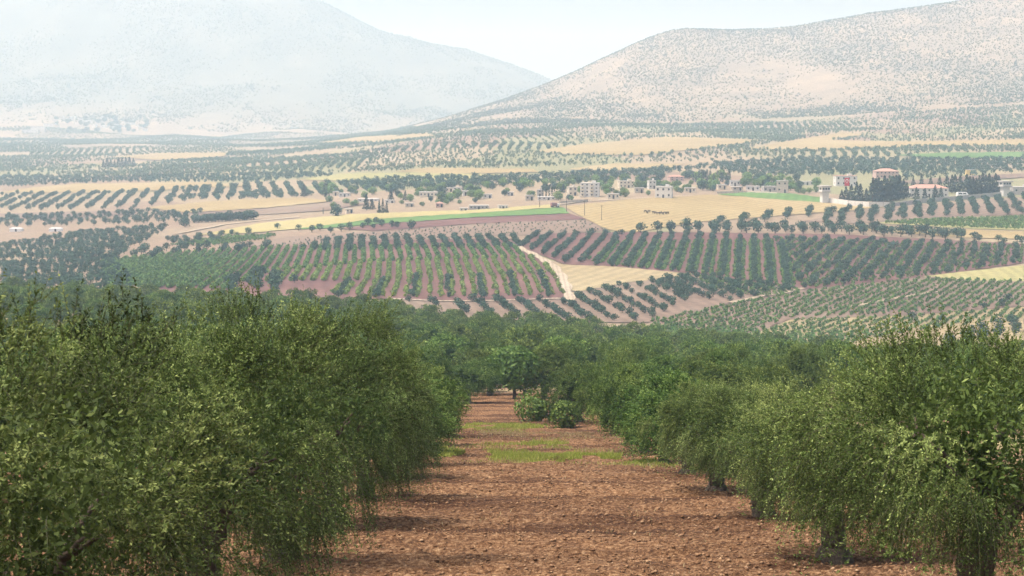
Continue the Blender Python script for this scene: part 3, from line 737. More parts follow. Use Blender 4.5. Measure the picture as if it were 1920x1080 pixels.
# broadleaf tree and shrubs where the strip bends
def foliage_plant(name, X, Y, R, H, z0, nq, size, mat, label, cat, trunk=None, seed=0):
    z = float(soil_h(np.array(X), np.array(Y))) if (abs(X) < 20 and Y < 190) else float(terrain(X, Y))
    t = empty(name, (X, Y, z)); V, Fq, T = cloud(seed, nq, size, R, H, z0, 'round', .35 if trunk else .8)
    link('crown', mesh_arrays('crown', V, Fq, [mat], T), t)
    mb = MB()
    if trunk: mb.tube([(0, 0, -.3), (.06, .02, trunk * .5), (0, .05, trunk), (.1, 0, trunk * 1.7)], [.24, .17, .15, .08], 8); mb.build('trunk', M['bark'], t)
    else:
        for k in range(5): a = k * 1.26; mb.tube([(0, 0, -.1), (math.cos(a) * R * .3, math.sin(a) * R * .3, H * .4), (math.cos(a) * R * .6, math.sin(a) * R * .6, H * .75)], [.04, .03, .012], 5)
        mb.build('stem', M['bark'], t)
    return tag(t, label, cat)
foliage_plant('broadleaf_tree', .2, 182, 2.7, 5.2, .9, 3200, .34, M['broad'], 'bright green broadleaf tree where the ploughed strip bends', 'tree', 1.1, 5)
foliage_plant('shrub', 1.75, 133, 1.25, 2.0, 0, 1500, .22, M['broad'], 'mid green rounded shrub at the end of the ploughed strip', 'shrub', None, 6)
foliage_plant('shrub', 3.3, 123, 1.25, 1.85, 0, 1500, .2, M['olive_mid'], 'grey green rounded shrub beside the end of the right row', 'shrub', None, 7)

# weeds and grass across the strip
def blades(name, pts, hgt, mat, label):
    n = len(pts); P = np.column_stack([pts, soil_h(pts[:, 0], pts[:, 1]) - .02])
    D = unit(rng.normal(size=(n, 3)) * .38 + np.array([0, 0, 1])); Nn = unit(rng.normal(size=(n, 3)))
    V = leaf_quads(P, D, Nn, hgt * rng.uniform(.5, 1.5, n), np.full(n, .028))
    tag(link(name, mesh_arrays(name, V, np.arange(n * 4).reshape(-1, 4), [mat], np.clip(rng.normal(.5, .25, n), 0, 1))), label, 'grass', None, 'stuff')
def band(n, x0, x1, yc, slope, wid, thr=-.05):
    X = rng.uniform(x0, x1, n); Y = yc + slope * X + rng.normal(0, wid, n)
    k = fbm(X * .55, Y * .3, 3) > thr; return np.column_stack([X[k], Y[k]])
pts = np.concatenate([band(80000, -4.2, 6.8, 86, -.7, 2.3, -.12), band(16000, -4, 4.5, 100, -.4, 2.0, .05), band(20000, -4, 2, 122, -.4, 2.6, .0)])
blades('green_weeds', pts, .17, M['grass'], 'bright green weeds in bands across the ploughed strip')
pts = np.concatenate([band(40000, -4, 6.5, 87, -.7, 4.0, -.02), band(16000, -2, 6.5, 114, -.6, 3.0, -.02), band(5000, -7, 9, 60, 0, 20, .25)])
blades('dry_grass', pts, .11, M['dry_grass'], 'dry straw coloured grass at the edges of the weed bands')

# ------------------------------------------------------------------ orchards and vineyards of the valley
def lattice(poly, ang, du, dv, jit=.25, keep=1.0):
    G = np.array([ground_pt(*p)[:2] for p in poly]); c = G.mean(0); R_ = np.hypot(*(G - c).T).max() + 5
    a = math.radians(ang); e1 = np.array([math.sin(a), math.cos(a)]); e2 = np.array([math.cos(a), -math.sin(a)])
    i, j = np.meshgrid(np.arange(-int(R_ / du) - 1, int(R_ / du) + 2), np.arange(-int(R_ / dv) - 1, int(R_ / dv) + 2))
    i, j = i.ravel(), j.ravel()
    P = c + np.outer(i * du, e1) + np.outer(j * dv, e2) + rng.normal(0, jit, (len(i), 2))
    P = P[(P[:, 1] > 470)]
    Z = terrain(P[:, 0], P[:, 1]); px, py = project(P[:, 0], P[:, 1], Z)
    ok = in_poly(px, py, poly) & (rng.random(len(P)) < keep)
    return np.column_stack([P, Z])[ok]

OL, SM, TN, VG, VP, SP = [], [], [], [], [], []
def put(lst, pts, size, var=.22):
    for p in pts: lst.append((*p, size * rng.uniform(1 - var, 1 + var)))
# striped vineyard
put(VG, lattice([(190,492),(330,476),(520,466),(965,462),(1000,485),(700,492),(500,512),(420,545),(200,540)], -4.5, 1.1, 3.6, .1), 1.3)
put(VP, lattice([(500,512),(700,492),(1000,485),(1040,512),(900,520),(690,527),(500,530)], -3.5, 1.1, 3.6, .1), 1.3)
put(VP, lattice([(690,527),(900,520),(1045,512),(1058,556),(750,560),(600,552)], -2, 1.6, 3.6, .2, .55), 1.2)
put(OL, lattice([(640,530),(900,520),(1045,512),(1060,560),(750,562),(600,558)], -2, 4.4, 10.8, .3, .9), .58)
put(OL, lattice([(560,470),(640,450),(800,448),(970,446),(990,460),(960,468),(760,470),(640,474)], -4.5, 4.2, 5.0, .4), .7)
put(OL, lattice([(400,530),(500,512),(560,530),(520,550),(400,555)], -7, 6, 7, 1.0, .7), .8)
# close rows right of the track
put(OL, lattice([(972,464),(1000,440),(1240,440),(1450,446),(1500,500),(1490,541),(1310,514),(1062,496)], 7, 4.3, 5.9, .35, .93), .66)
put(VG, lattice([(1100,490),(1160,455),(1450,452),(1500,500),(1490,541),(1310,514),(1150,500)], 7, 1.5, 2.95, .3, .92), 1.05)
put(OL, lattice([(1450,448),(1920,462),(1920,494),(1735,519),(1505,543),(1490,520)], 16, 4.6, 5.6, .7, .88), .68)
put(VG, lattice([(1450,448),(1920,462),(1920,494),(1735,519),(1505,543),(1490,520)], 16, 2.0, 2.8, .5, .8), .95)
put(OL, lattice([(1300,517),(1400,532),(1503,545),(1370,568),(1290,560),(1230,530)], -9, 4.6, 6.2, .5, .9), .7)
put(VG, lattice([(1300,517),(1400,530),(1503,545),(1440,560),(1330,545)], -9, 2.0, 2.8, .4, .8), 1.0)
put(OL, lattice([(1085,552),(1185,533),(1300,520),(1300,560),(1215,604),(1100,604),(1040,606),(860,590),(760,566),(1060,566)], -9, 5.0, 7.2, .4, .93), .68)
# bush field at the right
put(VG, lattice([(1222,604),(1365,574),(1505,548),(1735,523),(1920,530),(1920,574),(1700,590),(1480,598),(1380,638),(1240,638)], 22, 2.3, 2.9, .35, .92), 1.0)
put(VG, lattice([(1384,638),(1482,603),(1700,595),(1920,579),(1920,600),(1700,625),(1560,655),(1400,660)], 22, 2.9, 3.1, .3, .95), 1.05)
put(OL, lattice([(1680,600),(1920,560),(1920,600),(1720,625)], 30, 11, 14, 2, .6), .7)
put(OL, lattice([(1740,655),(1820,625),(1920,600),(1920,625),(1800,665)], 75, 5, 9, .5, .95), .85)
# right: rows round the wheat strips, block below the wall
put(OL, lattice([(1310,419),(1420,405),(1540,398),(1560,404),(1440,416),(1330,425)], 12, 6, 9.5, .5, 1), .92)
put(OL, lattice([(1540,400),(1672,389),(1800,377),(1920,369),(1920,402),(1740,409),(1610,420),(1520,420)], 12, 5.4, 7.2, .8, .92), .84)
put(OL, lattice([(1190,438),(1260,432),(1400,430),(1560,431),(1815,444),(1815,452),(1560,440),(1240,440)], 88, 6.8, 7.0, .6, .97), 1.25)
put(VG, lattice([(1650,419),(1740,413),(1920,408),(1920,431),(1760,426)], 60, 1.5, 2.8, .3, .9), 1.1)
put(OL, lattice([(1815,446),(1920,452),(1920,460),(1830,456)], 88, 7, 8, 1, .8), .9)
# young saplings
put(SP, lattice([(500,462),(600,444),(720,436),(900,422),(1096,414),(1138,432),(1000,440),(760,447),(560,462)], 20, 4.4, 4.8, .6, .8), .72)
put(OL, [ground_pt(x, y) for x, y in [(520,430),(560,433),(585,436),(600,432),(620,437),(690,424),(705,421),(715,426),(735,428),(680,429),(772,431),(745,428),(655,432),(640,434),(700,430)]], .95)
# left blocks
put(OL, lattice([(0,462),(130,440),(210,434),(310,428),(300,440),(215,484),(240,528),(240,548),(0,548)], 18, 4.8, 9, .6, .9), .76)
put(OL, lattice([(60,492),(160,478),(310,470),(520,463),(510,472),(340,482),(190,494)], 88, 9.5, 12, .8, .9), 1.0)
put(OL, lattice([(0,428),(0,408),(130,405),(260,398),(380,400),(340,418),(150,424)], 15, 7, 8, 1.2, .8), .82)
put(OL, lattice([(0,365),(200,363),(330,355),(480,348),(520,358),(390,372),(250,392),(0,397)], -8, 7.2, 10.5, .8, .9), .84)
put(SM, lattice([(330,357),(480,347),(700,345),(860,352),(640,366),(470,372)], -8, 6.5, 9.5, .7, .93), .9)
put(VG, lattice([(320,462),(420,446),(520,442),(500,450),(400,462)], 70, 2, 4, .5, .9), 1.3)
put(SM, lattice([(620,345),(760,334),(960,332),(1260,318),(1330,316),(1200,336),(900,352),(700,356)], 30, 6.8, 7.2, 1.2, .85), .92)
put(SM, lattice([(1300,312),(1500,298),(1700,300),(1920,300),(1920,322),(1640,330),(1400,332)], -15, 6.6, 7.2, 1.0, .93), .88)
put(SM, lattice([(1660,344),(1800,333),(1920,326),(1920,322),(1700,330)], 88, 10, 12, 1, .9), 1.1)
put(SM, lattice([(0,332),(200,334),(560,325),(640,330),(480,343),(200,343),(60,350),(0,352)], 10, 6.5, 8, 1.0, .85), .85)
put(SM, lattice([(280,372),(480,364),(560,360),(600,366),(560,371),(400,377)], -8, 6.5, 8.5, .9, .85), .85)
put(OL, lattice([(300,452),(380,444),(470,440),(430,452),(330,466)], 30, 7, 8, 1.2, .7), .75)
# hazy hillsides beyond: a patchwork of orchards, each block with its own rows
BARE = [f[1] for f in FIELDS if f[0] in ('wheat_field', 'green_crop_field')]
blocks = []
r1 = np.random.default_rng(21)
yy = np.arange(1180, 4500, 150)
seedX, seedY = [], []
for y0 in yy:
    for x0 in np.arange(-.33, .34, .055): seedX.append((x0 + r1.uniform(-.025, .025)) * y0); seedY.append(y0 + r1.uniform(-70, 70))
seedX, seedY = np.array(seedX), np.array(seedY); sa_ = r1.uniform(-35, 35, len(seedX)); sk = r1.random(len(seedX)); sd_ = r1.uniform(7.5, 9.8, len(seedX))
for b in range(len(seedX)):
    a = math.radians(sa_[b]); dv = sd_[b]; du = dv * .78; e1 = np.array([math.sin(a), math.cos(a)]); e2 = np.array([math.cos(a), -math.sin(a)])
    k = int(170 / du); i, j = np.meshgrid(np.arange(-k, k + 1), np.arange(-k, k + 1)); i, j = i.ravel(), j.ravel()
    P = np.array([seedX[b], seedY[b]]) + np.outer(i * du, e1) + np.outer(j * dv, e2) + r1.normal(0, .8, (len(i), 2))
    near = (((P[:, None, 0] - seedX[None]) * 1.3) ** 2 + ((P[:, None, 1] - seedY[None]) * .8) ** 2).argmin(1) == b
    P = P[near]
    if not len(P) or sk[b] > .93: continue
    Z = terrain(P[:, 0], P[:, 1]); px, py = project(P[:, 0], P[:, 1], Z)
    ok = (px > -20) & (px < 1940) & (P[:, 1] > 1150) & ((P[:, 1] < 2560) | ((px < 840 - (P[:, 1] - 2500) * .06) & (P[:, 1] < 4450)))
    ok &= py < np.interp(px, [0, 300, 600, 900, 1250, 1500, 1920], [330, 335, 325, 318, 306, 295, 296])
    for q in BARE: ok &= ~in_poly(px, py, q)
    ok &= r1.random(len(P)) < (.9 if sk[b] < .5 else .55)
    pts = np.column_stack([P, Z])[ok]
    (put(TN, pts, .82, .25) if sk[b] < .6 else put(TN, pts, .6, .3))

OL = np.array(OL); _, opy = project(OL[:, 0], OL[:, 1], OL[:, 2]); opx = project(OL[:, 0], OL[:, 1], OL[:, 2])[0]
inv = (opx > 0) & (opx < 1920)
OL = OL[inv]; order = np.argsort(OL[:, 1] / OL[:, 3]); OL = OL[order]
def PART(X, Y, Z):
    x = project(X, Y, Z)[0]
    return 'below the striped vineyard' if x < 1062 else 'below the stubble triangle' if x < 1320 else 'at the far right edge' if x > 1640 else 'beside the thin path'
vparts = []
for V, Fq, t, mi in tpl('olive', 5):
    c0, c1 = mi == 0, mi == 1; nv = int(c0.sum()) * 4
    vparts.append((mesh_arrays('crown', V[:nv], Fq[c0], [M['olive_far']], t[c0]), mesh_arrays('trunk', V[nv:], Fq[c1] - nv, [M['bark']])))
for k, (X, Y, Z, s) in enumerate(OL[:99]):
    o = empty('olive_tree', (X, Y, Z), rng.uniform(0, 6.28)); o.scale = (s, s, s * rng.uniform(.92, 1.1))
    link('crown', vparts[k % 5][0], o); link('trunk', vparts[k % 5][1], o)
    tag(o, 'small round olive tree in spaced rows %s' % PART(X, Y, Z), 'olive tree', 'spaced olive rows %s' % PART(X, Y, Z))
o = join_plants('valley_olives', 'olive', 5, OL[99:, :3], OL[99:, 3], [M['olive_far'], M['bark']], 'rows of round olive trees across the valley fields', 'olive trees')
SM = np.array(SM); join_plants('valley_olives', 'olive_small', 4, SM[:, :3], SM[:, 3], [M['olive_far'], M['bark']], 'rows of olive trees round and behind the village', 'olive trees')
TN = np.array(TN); join_plants('hazy_orchards', 'olive_tiny', 4, TN[:, :3], TN[:, 3], [M['orchard_far'], M['bark']], 'patchwork of hazy far off orchards on the rising valley', 'orchard')
SP = np.array(SP); join_plants('young_saplings', 'sapling', 3, SP[:, :3], SP[:, 3], [M['olive_far'], M['bark']], 'tiny dark saplings dotted over the pale red field', 'saplings')
VG = np.array(VG); VG = VG[np.argsort(VG[:, 1])]
vm = [mesh_arrays('vine_bush', V, Fq, [M['vine'], M['bark']], t, mi) for V, Fq, t, mi in tpl('vine', 3)]
vpx = project(VG[:, 0], VG[:, 1], VG[:, 2])[0]; VG = VG[(vpx > 0) & (vpx < 1920)]
for k, (X, Y, Z, s) in enumerate(VG[:300]):
    o = link('vine_bush', vm[k % 3], None, (X, Y, Z + .25), rng.uniform(0, 6.28)); o.scale = (s, s, s)
    tag(o, 'low green bush dotted over the sandy field at the lower right', 'bush', 'bushes of the sandy field')
VG[:, 2] += .25; VP = np.array(VP); VP[:, 2] += .25
join_plants('vineyard_rows', 'vine', 3, VG[300:, :3], VG[300:, 3], [M['vine'], M['bark']], 'rows of mid green vines over the valley fields', 'vines')
join_plants('pale_vineyard_rows', 'vine', 3, VP[:, :3], VP[:, 3], [M['vine_pale'], M['bark']], 'pale yellow green vine rows in the lower striped vineyard', 'vines')

# scrub of the hills
def scrub(n, y0, y1, kind, label, thr, s0, name, xr):
    Y = rng.uniform(y0, y1, n); X = rng.uniform(xr[0], xr[1], n) * Y
    dens = fbm(X / 150, Y / 330, 5) * 1.15; k = dens + rng.normal(0, .2, n) > thr
    X, Y = X[k], Y[k]; Z = terrain(X, Y); px, py = project(X, Y, Z); k = (px > -30) & (px < 1950)
    join_plants(name, kind, 4, np.column_stack([X, Y, Z])[k], rng.uniform(.45, 1.6, k.sum()) * s0, [M['scrub'], M['bark']], label, 'scrub')
scrub(70000, 2600, 4050, 'scrub', 'dark scrub dotted over the stony right hill', -.2, .9, 'hillside_scrub', (-.06, .29))
scrub(60000, 4700, 7100, 'scrub_big', 'faint scrub over the great hazy left mountain', .05, .75, 'mountain_scrub', (-.29, .06))

# ------------------------------------------------------------------ village
def px_m(Y): return Y / F
BOX = []
def building(x0, x1, ytop, ybase, wall, label, roof='flat', roofmat=None, rz=0.0, depth=None, storeys=1, bays=2, name='house', cat='house', parapet=True, door=True):
    xm = (x0 + x1) / 2; X, Y, Z = ground_pt(xm, ybase); s = px_m(Y)
    w = max(1.5, (x1 - x0) * s); h = max(1.6, (ybase - ytop) * s); d = depth or min(12, max(4, w * .75)); BOX.append((x0, x1, ytop, ybase))
    t = empty(name, (X, Y + d * .3, Z), rz)
    hw, hd = w / 2, d / 2; hr = h * (.72 if roof == 'hip' else .95)
    MB().box(-hw, hw, -hd, hd, -1.0, hr).build('wall', wall, t)
    if roof == 'hip':
        MB().hip(-hw - .4, hw + .4, -hd - .4, hd + .4, hr, h, .45).build('roof', roofmat or M['redroof'], t)
    else:
        r = MB().box(-hw - .18, hw + .18, -hd - .18, hd + .18, hr, hr + .18).build('roof', roofmat or M['grey'], t)
        if parapet and h > 4: MB().box(hw * .2, hw * .6, -hd * .3, hd * .3, hr + .18, hr + 1.3).build('stair_head', wall, r)
    sh = hr / storeys; ww = min(.95, w / bays * .36); wh = min(1.1, sh * .36)
    for st in range(storeys):
        for b in range(bays):
            cx = -hw + w * (b + .5) / bays; cz = st * sh + sh * .58
            if door and st == 0 and b == bays // 2:
                MB().box(cx - .5, cx + .5, -hd - .06, -hd + .1, 0, min(2.1, sh * .8)).build('door', M['dark'], t); continue
            wn = MB().box(cx - ww / 2, cx + ww / 2, -hd - .05, -hd + .1, cz - wh / 2, cz + wh / 2).build('window', M['glass'], t)
            MB().box(cx - ww / 2 - .12, cx + ww / 2 + .12, -hd - .14, -hd + .05, cz - wh / 2 - .14, cz - wh / 2 - .01).build('sill', M['white'], wn)
    for st in range(storeys):
        for sgn in (-1, 1):
            cz = st * sh + sh * .58
            MB().box(sgn * hw - .05, sgn * hw + .05, -.5, .5, cz - wh / 2, cz + wh / 2).build('window', M['glass'], t)
    tag(t, label, cat); return t, w, d, h

w_, g_, c_, s_, p_ = M['white'], M['grey'], M['cream'], M['stone'], M['pink']
blk, bw, bd, bh = building(1089, 1124, 342, 369, w_, 'pale four storey apartment block, tallest in the village', storeys=4, bays=4, name='apartment_block', cat='building', rz=-.12)
for k in range(4):                                   # balconies of the block
    for b in (0, 2):
        cx = -bw / 2 + bw * (b + .5) / 4
        MB().box(cx - 1.0, cx + 1.0, -bd / 2 - 1.0, -bd / 2 - .02, k * bh * .95 / 4 + .12, k * bh * .95 / 4 + .75).build('balcony', M['cream'], blk)
V_ = [
 (1064,1081,350,367,c_,'plain beige block left of the tall apartment block','flat',2,2,.25),
 (1007,1017,355,369,g_,'narrow grey house left of the four cypresses','flat',2,1,0),
 (1160,1188,339,352,c_,'wide beige house behind the trees right of the apartment block','flat',2,4,.1),
 (1139,1161,363,373,c_,'low cream house on the edge of the wheat field','flat',1,3,0),
 (1230,1261,349,372,w_,'white two storey house with dark openings at the wheat edge','flat',2,3,-.2),
 (1215,1229,338,354,w_,'slim white house behind the two storey white house','flat',2,2,.2),
 (880,916,385,393,g_,'long low grey shed at the left end of the village','flat',1,5,0),
 (934,952,385,392,w_,'white roofed shed near the left end of the village','flat',1,3,.1),
 (951,963,360,367,w_,'small white house above the left village sheds','flat',1,2,0),
 (1008,1041,369,375,w_,'long low white roof in front of the four cypresses','flat',1,4,0),
 (636,657,362,369,w_,'white flat roofed shed at the far left of the village','flat',1,3,0),
 (786,820,360,369,c_,'long low cream building among the left village trees','flat',1,5,.05),
 (671,710,373,378,w_,'very low white roof beside the dark conifers','flat',1,4,0),
 (834,848,352,360,c_,'small cream house high on the left of the village','flat',1,2,.2),
 (850,865,351,357,w_,'small white house high on the left of the village','flat',1,2,-.1),
 (722,740,375,381,w_,'low white shed between two dark conifers','flat',1,2,0),
 (817,831,378,389,p_,'small pinkish house in front of the left village trees','hip',1,2,.1),
 (862,877,390,396,w_,'low white hut beside the yellow strip','flat',1,2,0),
 (648,661,391,400,c_,'small cream hut by the big round tree','flat',1,2,.2),
 (624,635,359,367,c_,'yellowish small house at the far left of the village','flat',1,1,0),
 (867,878,357,367,w_,'small white house beside a dark conifer','flat',1,1,.1),
 (1254,1281,328,339,p_,'pink house high behind the village centre','hip',2,3,.15),
 (1284,1304,352,361,c_,'low cream house right of the two storey white house','flat',1,3,0),
 (1369,1387,338,349,w_,'white house right of the tall dark cypress grove','flat',1,3,0),
 (1372,1392,350,358,s_,'low stone house right of the dark cypress grove','flat',1,2,.1),
 (1400,1425,349,358,w_,'white low house near the green crop strip','flat',1,3,-.1),
 (1430,1455,349,361,g_,'grey low house beside the stone tower house','flat',1,3,.1),
 (1457,1478,338,362,s_,'tall stone house near the green crop strip','flat',2,2,-.2),
 (1502,1525,340,347,w_,'long white roof left of the left watchtower','flat',1,3,0),
 (1345,1362,346,355,c_,'cream house below the tall dark cypress grove','flat',1,2,.1),
 (1190,1207,352,362,s_,'stone house between trees left of the two storey white house','flat',1,2,0),
 (985,1000,366,376,s_,'small stone house left of the grey narrow house','flat',1,2,.1),
 (905,922,364,372,w_,'white cottage amid the left village trees','flat',1,2,.1),
 (760,776,381,388,s_,'low stone barn at the left of the village','flat',1,2,0),
 (1641,1684,316,334,p_,'pink public building with pale hipped roof behind the compound','hip',2,6,0),
 (1812,1827,318,328,M['yellow'],'small ochre yellow hut among the far right olives','flat',1,1,0),
 (1703,1776,346,370,w_,'wide white compound building with red hipped roof','hip',2,7,.05),
 (1898,1935,350,365,g_,'flat roofed gatehouse beside the right watchtower','flat',1,3,0),
]
for x0, x1, yt, yb, wl_, lab, rf, st, by, rz in V_: building(x0, x1, yt, yb, wl_, lab, rf, None, rz, None, st, by)
fh, fw, fd, fhh = building(1566, 1606, 329, 349, w_, 'white two storey house hung with a large red flag', 'flat', M['redroof'], .0, None, 2, 4)
# the red flag with crescent and star hanging on that house
ft = empty('flag', (fh.location.x + .2, fh.location.y - fd / 2 - .25, fh.location.z + fhh * .04))
fwid, fhei = 3.0, 4.9
fl = MB()
nx = 8
for i in range(nx):
    a, b = -fwid / 2 + fwid * i / nx, -fwid / 2 + fwid * (i + 1) / nx
    ya, yb = .06 * math.sin(i * 1.3), .06 * math.sin((i + 1) * 1.3)
    fl.add([(a, ya, 0), (b, yb, 0), (b, yb, fhei), (a, ya, fhei), (a, ya + .03, 0), (b, yb + .03, 0), (b, yb + .03, fhei), (a, ya + .03, fhei)], [(0,1,2,3),(5,4,7,6),(0,4,5,1),(3,2,6,7)])
fl.build('cloth', M['flag_red'], ft)
cr = MB(); nn_ = 28; cz_ = fhei * .62
vo, vi = [], []
for k in range(nn_ + 1):
    a = math.radians(-90 + 42) + (2 * math.pi - math.radians(84)) * k / nn_
    vo.append((math.cos(a) * .95, -.12, cz_ + math.sin(a) * .95)); vi.append((math.cos(a) * .74, -.12, cz_ - .22 + math.sin(a) * .74))
cr.add(vo + vi, [(k, k + 1, nn_ + 2 + k, nn_ + 1 + k) for k in range(nn_)]); cr.build('crescent', M['flag_white'], ft)
stv = [(math.sin(k * math.pi / 5) * (.45 if k % 2 == 0 else .18), -.12, cz_ - .85 + math.cos(k * math.pi / 5) * (.45 if k % 2 == 0 else .18)) for k in range(10)]
MB().add(stv + [(0, -.13, cz_ - .85)], [(k, (k + 1) % 10, 10) for k in range(10)]).build('star', M['flag_white'], ft)
tag(ft, 'large red flag with white crescent and star hung on the white house', 'flag')

# watchtowers and compound wall
def tower(x0, x1, yt, yb, label):
    X, Y, Z = ground_pt((x0 + x1) / 2, yb); s = px_m(Y); h = (yb - yt) * s; w = (x1 - x0) * s
    t = empty('watchtower', (X, Y, Z), .25); a = w * .33; b = w * .5
    MB().box(-a, a, -a, a, -1, h * .62).build('shaft', M['white'], t)
    MB().box(-b, b, -b, b, h * .62, h * .67).build('deck', M['grey'], t)
    cb = MB().box(-b * .86, b * .86, -b * .86, b * .86, h * .67, h * .93).build('cabin', M['white'], t)
    for sg in (-1, 0, 1):
        MB().box(sg * b * .55 - b * .2, sg * b * .55 + b * .2, -b * .86 - .05, -b * .86 + .05, h * .77, h * .88).build('window', M['glass'], cb)
    MB().box(-b * .86 - .05, -b * .86 + .05, -b * .3, b * .3, h * .77, h * .88).build('window', M['glass'], cb)
    MB().box(-b * 1.12, b * 1.12, -b * 1.12, b * 1.12, h * .93, h).build('roof', M['grey'], t)
    tag(t, label, 'watchtower')
tower(1536, 1555, 348, 381, 'pale concrete watchtower at the left corner of the walled compound')
tower(1874, 1894, 339, 368, 'pale concrete watchtower on the right stretch of the compound wall')
def wall_run(pts, h, mat, name, label):
    P = [Vector(ground_pt(*p)) for p in pts]; t = empty(name, P[0]); o0 = P[0]
    for a, b in zip(P[:-1], P[1:]):
        k = max(1, round((b - a).length / 4.5))
        for i in range(k):                       # precast panels between posts
            p, q = a.lerp(b, i / k) - o0, a.lerp(b, (i + 1) / k) - o0; d = (q - p); d.z = 0; n_ = Vector((-d.y, d.x, 0)).normalized() * .12
            p.z = float(terrain(p.x + o0.x, p.y + o0.y)) - o0.z; q.z = float(terrain(q.x + o0.x, q.y + o0.y)) - o0.z
            g_ = d.normalized() * .12; p2, q2 = p + g_, q - g_
            lo, hi = Vector((0, 0, -.6)), Vector((0, 0, h))
            MB().add([p2 - n_ + lo, q2 - n_ + lo, q2 + n_ + lo, p2 + n_ + lo, p2 - n_ + hi, q2 - n_ + hi, q2 + n_ + hi, p2 + n_ + hi],
                     [(0,3,2,1),(4,5,6,7),(0,1,5,4),(1,2,6,5),(2,3,7,6),(3,0,4,7)]).build('panel', mat, t)
            MB().box(p.x - .14, p.x + .14, p.y - .2, p.y + .2, p.z - .6, p.z + h + .15).build('post', M['grey'], t)
    tag(t, label, 'wall')
wall_run([(1553,381),(1590,386),(1630,389),(1669,389)], 2.9, M['white'], 'compound_wall', 'white boundary wall curving right from the left watchtower')
wall_run([(1670,389),(1720,382),(1800,375),(1876,368),(1925,363)], 2.4, M['grey'], 'compound_wall', 'grey boundary wall climbing towards the right watchtower')
wall_run([(1049,383),(1075,381),(1103,379)], 1.6, M['stone'], 'garden_wall', 'low stone wall in front of the apartment block')
wall_run([(1345,363),(1400,361),(1457,364)], 1.2, M['cream'], 'garden_wall', 'pale low wall along the green crop strip')

# village trees
def where_village(x): return 'at the left end of the village' if x < 800 else 'left of the apartment block' if x < 1085 else 'between the apartment block and the dark cypresses' if x < 1300 else 'at the right end of the village'
def where_compound(x): return 'beside the left watchtower' if x < 1630 else 'in the tall clump left of the compound building' if x < 1702 else 'around the white compound building' if x < 1803 else 'in the clump by the right watchtower'
def plant_objs(kind, nvar, mat, spots, name, cat, label, group):
    ms = [mesh_arrays(name, V, Fq, [mat, M['bark']], t, mi) for V, Fq, t, mi in tpl(kind, nvar)]
    H0 = {'broad': 6.2, 'cypress': 9, 'pine': 9, 'olive': 3.9}[kind]
    for k, sp_ in enumerate(spots):
        x, yb, hp = sp_[:3]; X, Y, Z = ground_pt(x, yb); s = hp * px_m(Y) / H0
        o = link(name, ms[k % nvar], None, (X, Y, Z), rng.uniform(0, 6.28)); wd = sp_[3] if len(sp_) > 3 else 1
        o.scale = (s * wd, s * wd, s); lab = sp_[4] if len(sp_) > 4 else label
        if callable(lab): lab = lab(x)
        tag(o, lab, cat, group if not group or '%s' not in group else lab)
plant_objs('cypress', 3, M['conifer'], [(1018,369,22,1.0),(1024,369,23,1.0),(1030,369,23,1.0),(1035,369,21,1.0)], 'cypress_tree', 'cypress', 'slim dark cypress, one of four left of the apartment block', 'four cypresses by the apartment block')
plant_objs('cypress', 3, M['conifer'], [(1300 + i * 6.2 + rng.uniform(-2, 2), 341 + rng.uniform(-2, 2), rng.uniform(17, 24), 1.5) for i in range(12)], 'cypress_tree', 'cypress', 'dark cypress in the dense stand behind the village', 'dark cypress stand behind the village')
plant_objs('cypress', 3, M['conifer'], [(1316,352,21,1.1,'lone dark cypress standing before the dense stand'),(610,369,26,2.2,'tall dark conifer above the left end of the village'),(829,382,20,1.3,'slim cypress beside the small pinkish house'),(606,402,13,1.0,'tiny slim cypress left of the big round tree'),(1151,364,13,1.3,'short cypress behind the low cream house')], 'cypress_tree', 'cypress', '', None)
plant_objs('pine', 4, M['conifer'], [(687,394,30,1.0,'tall dark conifer pair member left of centre, larger one'),(698,393,20,1.2,'shorter dark conifer touching the taller one left of the village'),(711,400,24,.7,'left of three narrow conifers by the yellow strip'),(718,400,27,.7,'middle of three narrow conifers by the yellow strip'),(725,400,22,.7,'right of three narrow conifers by the yellow strip'),(733,376,23,1.0,'dark conifer above the low white shed'),(760,376,19,1.0,'small dark conifer left of the long cream building'),(871,358,15,1.3,'dark conifer at the upper left of the village'),(1056,362,17,1.1,'dark conifer left of the beige block'),(570,369,24,1.2,'broad dark conifer at the far left of the village')], 'conifer_tree', 'conifer', '', None)
cs = [(1578,380,24),(1586,380,30),(1596,380,34),(1606,380,38),(1613,379,34),(1624,379,26)] + [(1636 + i * 5.5, 380 - i * .6, rng.uniform(34, 48)) for i in range(10)] + [(1694,372,36),(1700,372,30)] + [(1718,375,24),(1734,375,22),(1753,374,27),(1764,373,22)] + [(1812 + i * 6, 369 - i * .5, rng.uniform(32, 42)) for i in range(11)] + [(1785,362,34),(1775,358,30),(1790,360,33),(1762,352,22),(1745,350,20),(1728,350,22),(1712,352,20),(1800,364,36)]
plant_objs('pine', 4, M['conifer'], [(x, y, h, 1.15) for x, y, h in cs], 'conifer_tree', 'conifer', lambda x: 'dark conifer ' + where_compound(x), '%s')
plant_objs('pine', 4, M['conifer'], [(194 + i * 7, 314 - (i > 5) * 2, rng.uniform(12, 19), 1.3) for i in range(9)], 'conifer_tree', 'conifer', 'hazy conifer in the far left stand below the mountain', 'hazy conifer stand on the left')
plant_objs('broad', 5, M['olive_far'], [(631,406,22,1.1,'big round dark tree left of the yellow strip'),(347,426,21,1.1,'round dark tree at the left end of the hedge row')], 'round_tree', 'tree', '', None)
plant_objs('broad', 5, M['olive_far'], [(365 + i * 6.5, 418 - i * .35, rng.uniform(12, 19), 1.1) for i in range(18)], 'hedge_tree', 'tree', 'dark tree in the hedge row left of the yellow strip', 'hedge row left of the yellow strip')
